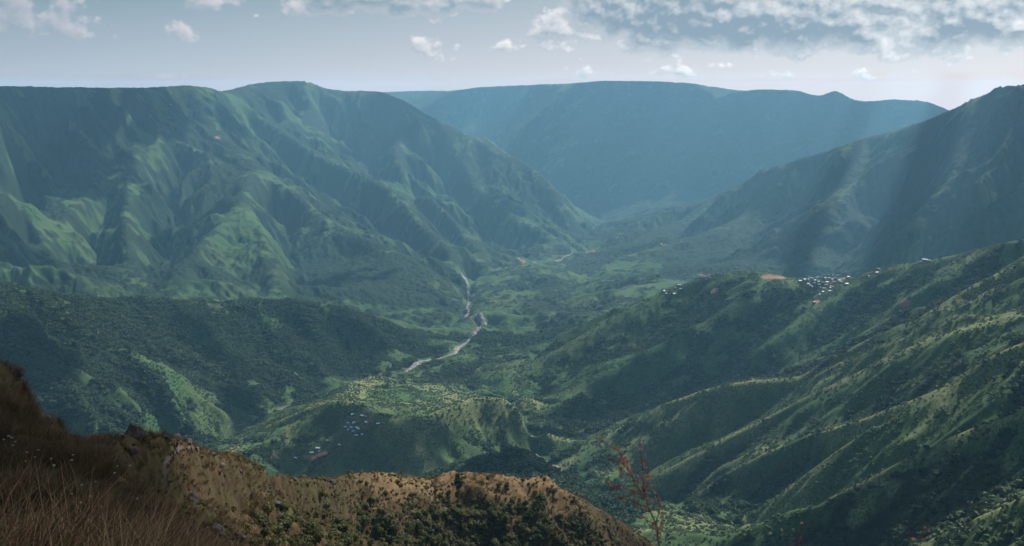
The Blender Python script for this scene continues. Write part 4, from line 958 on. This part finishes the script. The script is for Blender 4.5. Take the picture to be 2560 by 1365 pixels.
for (px, py, kd, lab, grp_, s), g in zip(HOUSES, HG):
    e = obj('house', None, loc=(g[0], g[1], g[2] + .9 * s), rotz=hr.uniform(-.9, .9), scale=s * hr.uniform(.85, 1.1) * .82, label=lab, cat='house', group=grp_)
    for nm, me in zip(('wall', 'roof', 'door'), HK[kd]): obj(nm, me, e)

# ---------------------------------------------------------------- withered plant close to the lens
def at(px, py, dist):
    th, s = ray(px, py); th = float(th); return np.array([dist * math.sin(th), dist * math.cos(th), dist * float(s)])
def withered(name, dist, stems, label, seed, nleaf=240, leaf=.006, r0=.005):
    rg = np.random.default_rng(seed); V = []; F = []; LV = []; LF = []; n0 = 0; base = at(*stems[0][0], dist); gz = float(surface(base[:1], base[1:2])(ZG)[0])
    root = np.array([base[0] + .03, base[1], gz])
    polys = []
    for si, st in enumerate(stems):
        pts = [at(px, py, dist + .12 * math.sin(si * 2.1 + k * .4)) for k, (px, py) in enumerate(st)]
        if si == 0: pts = [root - [0, 0, .05], (root + pts[0]) / 2 + [.03, 0, 0]] + pts
        rr = r0 if si == 0 else r0 * .45
        for k in range(len(pts) - 1):
            q0, q1 = k / len(pts), (k + 1) / len(pts); tube(V, F, pts[k], pts[k + 1], rr * (1 - q0 * .8), rr * (1 - q1 * .8), 6)
            if pts[k + 1][2] > at(1600, 1500, dist)[2]: polys.append((pts[k], pts[k + 1]))
    tot = sum(np.linalg.norm(b - a) for a, b in polys)
    for a, b in polys:
        n = max(2, int(nleaf * np.linalg.norm(b - a) / tot)); t_ = rg.uniform(0, 1, (n, 1)); d = rg.normal(size=(n, 3)); d /= np.linalg.norm(d, axis=1)[:, None]
        c = a + (b - a) * t_ + d * rg.uniform(.004, .026, (n, 1)); v, f_ = quads_from(c, rg.normal(size=(n, 3)) / 1.7, leaf, rg); LV.append(v); LF.append(f_ + n0); n0 += len(v)
        for q in range(0, n, 3): tube(V, F, a + (b - a) * t_[q], c[q], .0012, .0008, 4)
    e = obj(name, None, loc=tuple(root), label=label, cat='plant')
    sm = bpy.data.meshes.new('stem'); sm.from_pydata([tuple(np.array(v) - root) for v in V], [], F); sm.materials.append(M_TWIG); obj('stem', sm, e)
    obj('leaves', mesh_np('leaves', np.concatenate(LV) - root, np.concatenate(LF), M_DRYLEAF), e)
withered('withered_shrub', 3.6, [[(1652,1420),(1648,1365),(1640,1310),(1622,1270),(1612,1235),(1608,1190),(1606,1160),(1601,1120)],
   [(1618,1250),(1590,1215),(1575,1180),(1560,1150),(1545,1125),(1520,1112),(1496,1098),(1487,1090)],
   [(1622,1268),(1600,1262),(1580,1250),(1560,1246),(1545,1240)],[(1610,1225),(1595,1200),(1583,1172)],[(1612,1230),(1622,1200),(1618,1170)],
   [(1575,1180),(1558,1158),(1530,1148),(1518,1150)],[(1645,1335),(1655,1300),(1658,1282)],[(1612,1236),(1590,1234),(1560,1222),(1535,1218),(1516,1208)],[(1640,1310),(1650,1270),(1642,1238),(1640,1222)],
   [(1640,1310),(1615,1300),(1598,1280)],[(1560,1150),(1552,1170),(1556,1190)]],
   'withered reddish shrub sticking up out of focus at the bottom edge', 3, 520, .007)
withered('withered_twig', 3.2, [[(1985,1420),(1988,1380),(1998,1340),(2006,1310)],[(1988,1380),(1972,1350),(1962,1325)],[(1992,1366),(2012,1345)]],
   'thin dark leafless twigs at the bottom edge right of the reddish shrub', 4, 30, .006, .0035)
withered('withered_twig', 3.4, [[(2296,1430),(2298,1380),(2304,1340),(2312,1300)],[(2298,1380),(2280,1350),(2272,1325)]],
   'faint reddish twig at the bottom edge, farthest right', 5, 50, .008, .003)

# ---------------------------------------------------------------- small white flowers in the near grass
FL = [(28,1143),(35,1147),(17,1162),(45,1160),(73,1182),(102,1178),(93,1196),(40,1176),(188,1192),(186,1212),(139,1247),(145,1252),(244,1257),(292,1240),(214,1307),(190,1330),(234,1323),(262,1350),(212,1349),(76,1252),(146,1265),(300,1232),(330,1220),(352,1340)]
FGp = on_ridge(FL)
fr = np.random.default_rng(8)
for k, g in enumerate(FGp):
    pink = k == 19; hh_ = .62 + .2 * fr.uniform(); rad_ = .018 + .01 * fr.uniform(); r_ = math.hypot(g[0], g[1]); rad_ *= max(1, r_ / 16)
    lab = 'pink flower head in the dark hollow of the near grassy bank' if pink else 'small white flower head standing above the dry grass of the near bank'
    e = obj('wildflower', None, loc=tuple(g), label=lab, cat='flower', group='wildflowers in the dry grass')
    V = []; F = []; tube(V, F, (0, 0, -.05), (.02, 0, hh_ * .5), .005, .004, 5); tube(V, F, (.02, 0, hh_ * .5), (0, .01, hh_), .004, .003, 5)
    me = bpy.data.meshes.new('stem'); me.from_pydata(V, [], F); me.materials.append(M_STALK); obj('stem', me, e)
    V = []; F = []
    for q in range(14):
        a = q / 14 * 6.28; rr = rad_ * (1 if q % 2 else .6); c = (math.cos(a) * rr * .6, math.sin(a) * rr * .6, hh_ + .008 * (q % 3)); s_ = rad_ * .45; n0 = len(V)
        V += [(c[0] - s_, c[1], c[2]), (c[0], c[1] - s_, c[2] + .006), (c[0] + s_, c[1], c[2]), (c[0], c[1] + s_, c[2] + .006)]; F.append((n0, n0 + 1, n0 + 2, n0 + 3))
    me = bpy.data.meshes.new('petals'); me.from_pydata(V, [], F); me.materials.append(M_PINK if pink else M_PETAL); obj('petals', me, e)
print('things', round(time.time() - T0, 1))

# ---------------------------------------------------------------- opaque puffs added overhead, out of view, to shade chosen slopes
m, nt, bs = mat('opaque_shade_puffs'); bs.inputs['Base Color'].default_value = (.85, .86, .88, 1); bs.inputs['Roughness'].default_value = 1; bs.inputs['Specular IOR Level'].default_value = 0; M_SHADE_PUFFS = m
sdv = np.array([math.sin(SUN_AZ) * math.cos(SUN_EL), math.cos(SUN_AZ) * math.cos(SUN_EL), math.sin(SUN_EL)])
def shade_cloud(px, py, ra, rb, turn=0., dense=1., zc=1500., n=30, seed=1):
    g = ground_at([(px, py)])[0]; kk = float(np.interp(math.hypot(g[0], g[1]), [2400, 3600, 6600, 11000], [1, 1.2, 1.5, 1.7])); ra *= kk; rb *= kk; c = g + sdv * (zc - g[2]) / sdv[2]; rg = np.random.default_rng(seed); V0, F0 = ico(2); VV = []; FF = []; n0 = 0
    for k in range(n):
        a = rg.uniform(0, 6.28); q = math.sqrt(rg.uniform()) * .85; dx = q * math.cos(a) * ra; dy = q * math.sin(a) * rb
        s = min(ra, rb) * rg.uniform(.16, .36) * (1.15 - .4 * q) * dense; x_ = dx * math.cos(turn) - dy * math.sin(turn); y_ = dx * math.sin(turn) + dy * math.cos(turn)
        V = V0 * s * (1 + .16 * vnoise(V0[:, 0] * 2.3 + k * 7, V0[:, 1] * 2.3 + V0[:, 2] * 1.9, k))[:, None]; V[:, 2] = np.where(V[:, 2] < 0, V[:, 2] * .25, V[:, 2] * .8)
        VV.append(V + [x_, y_, rg.uniform(0, .12) * s]); FF.append(F0 + n0); n0 += len(V0)
    o = obj('shade_cloud', mesh_np('shade_cloud', np.concatenate(VV), np.concatenate(FF), M_SHADE_PUFFS, True), loc=tuple(c), kind='structure'); o['label'] = 'unseen opaque cumulus puffs added overhead to shade the land'
for k, a in enumerate(SHADE_CLOUDS): shade_cloud(*a, seed=900 + k)

def shade_street(px, s0, s1, width, turn, seed):
    """an added, unseen row of opaque puffs in line with the sun: its shade shapes the slanting rays"""
    h = 1500 / sdv[2]; az = float(ray(px, 215)[0]); dv = np.array([math.sin(az), math.cos(az), 0.]); rg = np.random.default_rng(seed); V0, F0 = ico(2); VV = []; FF = []; n0 = 0; s = s0; c0 = sdv * h + dv * s0
    while s < s1:
        q = width * rg.uniform(.5, .95); off = rg.normal() * width * .22; V = V0 * q * (1 + .16 * vnoise(V0[:, 0] * 2.3 + s, V0[:, 1] * 2.3 + V0[:, 2] * 1.9, seed))[:, None]; V[:, 2] = np.where(V[:, 2] < 0, V[:, 2] * .25, V[:, 2] * .8)
        VV.append(V + (dv * (s - s0) + np.array([dv[1], -dv[0], 0]) * off)); FF.append(F0 + n0); n0 += len(V0); s += q * rg.uniform(.9, 1.9)
    o = obj('shade_cloud', mesh_np('shade_cloud', np.concatenate(VV), np.concatenate(FF), M_SHADE_PUFFS, True), loc=tuple(c0), kind='structure'); o['label'] = 'unseen row of opaque cumulus puffs added overhead to shape slanting rays'
for k, a in enumerate(SHADE_STREETS): shade_street(*a, 0., 700 + k)

# ---------------------------------------------------------------- camera
cam = bpy.data.cameras.new('camera'); cam.sensor_width = 36; cam.lens = FPX / 2560 * 36; cam.clip_end = 60000; cam.clip_start = .05
co = bpy.data.objects.new('camera', cam); COL.objects.link(co); co.location = (0, 0, 0); co.rotation_euler = (math.pi / 2 - PITCH, 0, 0)
SC.camera = co
cam.dof.use_dof = True; cam.dof.focus_distance = 400; cam.dof.aperture_fstop = 4.8
SC.view_settings.view_transform = 'Standard'; SC.view_settings.look = 'None'; SC.view_settings.exposure = EXPO
# ---------------------------------------------------------------- sun
sun = bpy.data.lights.new('sun', 'SUN'); sun.energy = SUN_E; sun.angle = math.radians(.55); sun.color = (1, .95, .87)
so = bpy.data.objects.new('sun', sun); COL.objects.link(so)
from mathutils import Vector
sdir = Vector((math.sin(SUN_AZ) * math.cos(SUN_EL), math.cos(SUN_AZ) * math.cos(SUN_EL), math.sin(SUN_EL)))
so.rotation_euler = sdir.to_track_quat('Z', 'Y').to_euler()
# ---------------------------------------------------------------- sky with its clouds
w = bpy.data.worlds.new('World'); SC.world = w; w.use_nodes = True; nt = w.node_tree; nt.nodes.clear()
out = nt.nodes.new('ShaderNodeOutputWorld'); bg = nt.nodes.new('ShaderNodeBackground'); lk(nt, bg.outputs[0], out.inputs[0])
sky = node(nt, 'ShaderNodeTexSky', sky_type='NISHITA', sun_disc=False, sun_elevation=SUN_EL, sun_rotation=SUN_AZ, altitude=1500.)
sky.air_density = 1.; sky.dust_density = 1.5; sky.ozone_density = 2.
# cloud field as a node group over (azimuth, elevation)
grp = bpy.data.node_groups.new('cloud_field', 'ShaderNodeTree')
grp.interface.new_socket('P', in_out='INPUT', socket_type='NodeSocketVector'); grp.interface.new_socket('D', in_out='OUTPUT', socket_type='NodeSocketFloat')
gi = grp.nodes.new('NodeGroupInput'); go = grp.nodes.new('NodeGroupOutput'); P = gi.outputs[0]
sepg = grp.nodes.new('ShaderNodeSeparateXYZ'); lk(grp, P, sepg.inputs[0])
# azimuth deg, elevation deg, half width, half height, base elevation, weight
def azel(px, py):
    a, s = ray(px, py); return math.degrees(float(a)), math.degrees(math.atan(float(s)))
CL = [(45,50,105,62,98,.95),(140,85,80,48,108,.7),(215,90,45,24,110,.5),(548,6,62,28,30,.8),(452,84,42,24,106,.6),(640,40,30,12,50,.3),
      (930,10,200,60,54,1.9),(800,42,90,26,56,1.2),(1020,22,70,44,46,1.5),(1178,12,80,46,44,1.9),
      (1375,85,62,56,118,1.8),(1450,98,75,40,116,1.4),(1330,120,90,14,128,.7),(1060,128,60,24,156,.55),(1280,120,40,16,134,.5),(1470,182,50,22,198,.55),(1000,158,40,12,170,.4),
      (1590,25,120,80,76,2.2),(1760,10,280,130,104,3.2),(1920,55,280,110,146,3.4),(2070,95,110,50,128,1.5),(1560,92,70,20,102,1.),(1700,140,80,28,162,.6),(1680,176,46,22,196,.6),(1800,165,80,18,182,.5),
      (2240,110,90,50,142,.95),(2190,10,200,60,70,1.7),(2430,75,105,88,134,2.8),(2490,20,110,60,100,1.8),(2552,95,50,42,128,2.6),(2330,120,120,30,150,.8),(2380,-30,300,70,30,2.),(1900,190,50,10,200,.4),(2140,190,60,14,202,.4),(420,196,28,7,200,.4)]
acc = None
big = grp.nodes.new('ShaderNodeTexNoise'); big.noise_dimensions = '2D'; big.inputs['Scale'].default_value = .30; big.inputs['Detail'].default_value = 8; big.inputs['Roughness'].default_value = .56; big.inputs['Distortion'].default_value = .1
sc_ = grp.nodes.new('ShaderNodeVectorMath'); sc_.operation = 'MULTIPLY'; sc_.inputs[1].default_value = (1, 1.25, 1); lk(grp, P, sc_.inputs[0]); lk(grp, sc_.outputs[0], big.inputs['Vector'])
vor = grp.nodes.new('ShaderNodeTexVoronoi'); vor.voronoi_dimensions = '2D'; vor.feature = 'F1'; vor.inputs['Scale'].default_value = .75; vor.inputs['Detail'].default_value = 2.; vor.inputs['Roughness'].default_value = .55
wv = grp.nodes.new('ShaderNodeVectorMath'); wv.operation = 'MULTIPLY_ADD'; wv.inputs[1].default_value = (.5, .5, 0); lk(grp, big.outputs['Color'], wv.inputs[0]); lk(grp, sc_.outputs[0], wv.inputs[2]); lk(grp, wv.outputs[0], vor.inputs['Vector'])
for px, py, hw, hhh, base, wt in CL:
    a, e = azel(px, py); _, be = azel(px, base)
    s1 = grp.nodes.new('ShaderNodeVectorMath'); s1.operation = 'SUBTRACT'; s1.inputs[1].default_value = (a, e, 0); lk(grp, P, s1.inputs[0])
    s2 = grp.nodes.new('ShaderNodeVectorMath'); s2.operation = 'MULTIPLY'; s2.inputs[1].default_value = (38.7 / hw, 38.7 / hhh, 0); lk(grp, s1.outputs[0], s2.inputs[0])
    s3 = grp.nodes.new('ShaderNodeVectorMath'); s3.operation = 'LENGTH'; lk(grp, s2.outputs[0], s3.inputs[0])
    v = math_n(grp, 'MULTIPLY', math_n(grp, 'SUBTRACT', 1.45, s3.outputs['Value']), wt)
    cut = math_n(grp, 'MULTIPLY', math_n(grp, 'SUBTRACT', sepg.outputs[1], be), 1.6)
    v = math_n(grp, 'MINIMUM', v, math_n(grp, 'ADD', cut, .1))
    acc = v if acc is None else math_n(grp, 'MAXIMUM', acc, v)
d = math_n(grp, 'ADD', acc, math_n(grp, 'ADD', math_n(grp, 'MULTIPLY', math_n(grp, 'SUBTRACT', big.outputs['Fac'], .5), 3.0), math_n(grp, 'MULTIPLY', math_n(grp, 'SUBTRACT', .42, vor.outputs['Distance']), .8)))
# light cover of small clouds over the rest of the sky (outside the picture too)
lk(grp, d, go.inputs[0])
tc = nt.nodes.new('ShaderNodeTexCoord'); sp = nt.nodes.new('ShaderNodeSeparateXYZ'); lk(nt, tc.outputs['Generated'], sp.inputs[0])
az = math_n(nt, 'MULTIPLY', math_n(nt, 'ARCTAN2', sp.outputs[0], sp.outputs[1]), 57.2958)
el = math_n(nt, 'MULTIPLY', math_n(nt, 'ARCSINE', sp.outputs[2]), 57.2958)
cb = nt.nodes.new('ShaderNodeCombineXYZ'); lk(nt, az, cb.inputs[0]); lk(nt, el, cb.inputs[1])
def field(vec):
    g = nt.nodes.new('ShaderNodeGroup'); g.node_tree = grp; lk(nt, vec, g.inputs[0]); return g.outputs[0]
ad = nt.nodes.new('ShaderNodeVectorMath'); ad.operation = 'ADD'; ad.inputs[1].default_value = (.22, .34, 0); lk(nt, cb.outputs[0], ad.inputs[0])
D0 = field(cb.outputs[0]); D1 = field(ad.outputs[0])
alpha = nt.nodes.new('ShaderNodeMapRange'); alpha.interpolation_type = 'SMOOTHSTEP'; alpha.inputs[1].default_value = -.05; alpha.inputs[2].default_value = .5; lk(nt, D0, alpha.inputs[0]); alpha = alpha.outputs[0]
relief = maprange(nt, math_n(nt, 'SUBTRACT', D0, D1), -.35, .75)
thick = nt.nodes.new('ShaderNodeMapRange'); thick.interpolation_type = 'SMOOTHSTEP'; thick.inputs[1].default_value = .3; thick.inputs[2].default_value = 1.9; lk(nt, D0, thick.inputs[0]); thick = thick.outputs[0]
# clear sky: pale veil of high haze, brighter towards the sun side and the skyline
side = maprange(nt, az, -30, 30)
low = maprange(nt, el, .2, 5.5)
veil = mixc(nt, low, mixc(nt, side, VEIL_L, VEIL_R), mixc(nt, side, VEIL_TL, VEIL_TR))
# low sky tinted warm and bright to cancel the haze layer's blue band
ztop = float(ZD.max()) + 8
sinel = math_n(nt, 'MAXIMUM', sp.outputs[2], ztop / 16500.)
tr_ = math_n(nt, 'POWER', 2.71828, math_n(nt, 'DIVIDE', -HAZE_D * ztop, sinel))
def vm(op, a, b, sc=None):
    n = nt.nodes.new('ShaderNodeVectorMath'); n.operation = op
    for i, v in enumerate((a, b)):
        if v is None: continue
        if isinstance(v, tuple): n.inputs[i].default_value = v
        else: lk(nt, v, n.inputs[i])
    if sc is not None: lk(nt, sc, n.inputs['Scale'])
    return n.outputs[0]
warm = vm('SCALE', mixc(nt, side, AIR_L, AIR_R), None, math_n(nt, 'MULTIPLY', math_n(nt, 'SUBTRACT', 1., tr_), AIR_K))
veil = vm('MAXIMUM', vm('SCALE', vm('SUBTRACT', veil, warm), None, math_n(nt, 'DIVIDE', 1., tr_)), (.02, .02, .02))
hi = maprange(nt, el, 8., 45., 0., 1.)
sk = nt.nodes.new('ShaderNodeVectorMath'); sk.operation = 'SCALE'; sk.inputs['Scale'].default_value = SKY_S; lk(nt, sky.outputs[0], sk.inputs[0])
skyc = mixc(nt, hi, veil, sk.outputs[0])
cshade = mixc(nt, side, (.13, .205, .265), (.165, .235, .295)); clite = mixc(nt, side, (.42, .40, .43), (.80, .79, .78))
body = mixc(nt, relief, cshade, clite)
cc = mixc(nt, math_n(nt, 'MULTIPLY', thick, .93), mixc(nt, .35, body, clite), mixc(nt, math_n(nt, 'MULTIPLY', relief, .5), cshade, clite))
final = mixc(nt, math_n(nt, 'MULTIPLY', alpha, maprange(nt, side, 0., .5, .62, .95)), skyc, cc)
lk(nt, final, bg.inputs[0]); bg.inputs[1].default_value = 1.
# overhead and behind, plain sky (same colours, no cloud bank)
bg2 = nt.nodes.new('ShaderNodeBackground'); lk(nt, skyc, bg2.inputs[0]); mxs = nt.nodes.new('ShaderNodeMixShader')
inside = math_n(nt, 'MULTIPLY', math_n(nt, 'MULTIPLY', maprange(nt, el, 9., 13., 1., 0.), math_n(nt, 'GREATER_THAN', el, -2.)), maprange(nt, math_n(nt, 'ABSOLUTE', az), 38., 46., 1., 0.))
lk(nt, inside, mxs.inputs[0]); lk(nt, bg2.outputs[0], mxs.inputs[1]); lk(nt, bg.outputs[0], mxs.inputs[2]); lk(nt, mxs.outputs[0], out.inputs[0])
w.cycles.sampling_method = 'MANUAL'; w.cycles.sample_map_resolution = 512
# ---------------------------------------------------------------- haze
m = bpy.data.materials.new('air'); m.use_nodes = True; t_ = m.node_tree; t_.nodes.clear()
o_ = t_.nodes.new('ShaderNodeOutputMaterial'); pv = t_.nodes.new('ShaderNodeVolumePrincipled'); lk(t_, pv.outputs[0], o_.inputs['Volume'])
pv.inputs['Color'].default_value = (*HAZE_C, 1); pv.inputs['Density'].default_value = HAZE_D; pv.inputs['Anisotropy'].default_value = HAZE_G
x0, x1, y0, y1, z0, z1 = -15600, 15600, -600, 15600, float(ZD.min()) - 1.5, ztop
V = [(x, y, z) for x in (x0, x1) for y in (y0, y1) for z in (z0, z1)]
F = [(0, 1, 3, 2), (4, 6, 7, 5), (0, 4, 5, 1), (2, 3, 7, 6), (0, 2, 6, 4), (1, 5, 7, 3)]
if HAZE_D > 0: obj('haze', mesh_np('haze', V, F, m), kind='stuff', label='blue haze filling the whole valley')
SC.cycles.volume_bounces = 3; SC.cycles.max_bounces = 5; SC.cycles.diffuse_bounces = 2; SC.cycles.transparent_max_bounces = 8
SC.cycles.use_denoising = True; SC.cycles.denoiser = 'OPENIMAGEDENOISE'
SC.cycles.use_adaptive_sampling = True; SC.cycles.adaptive_threshold = .01
SC.cycles.volume_step_rate = 1
print('done', round(time.time() - T0, 1))
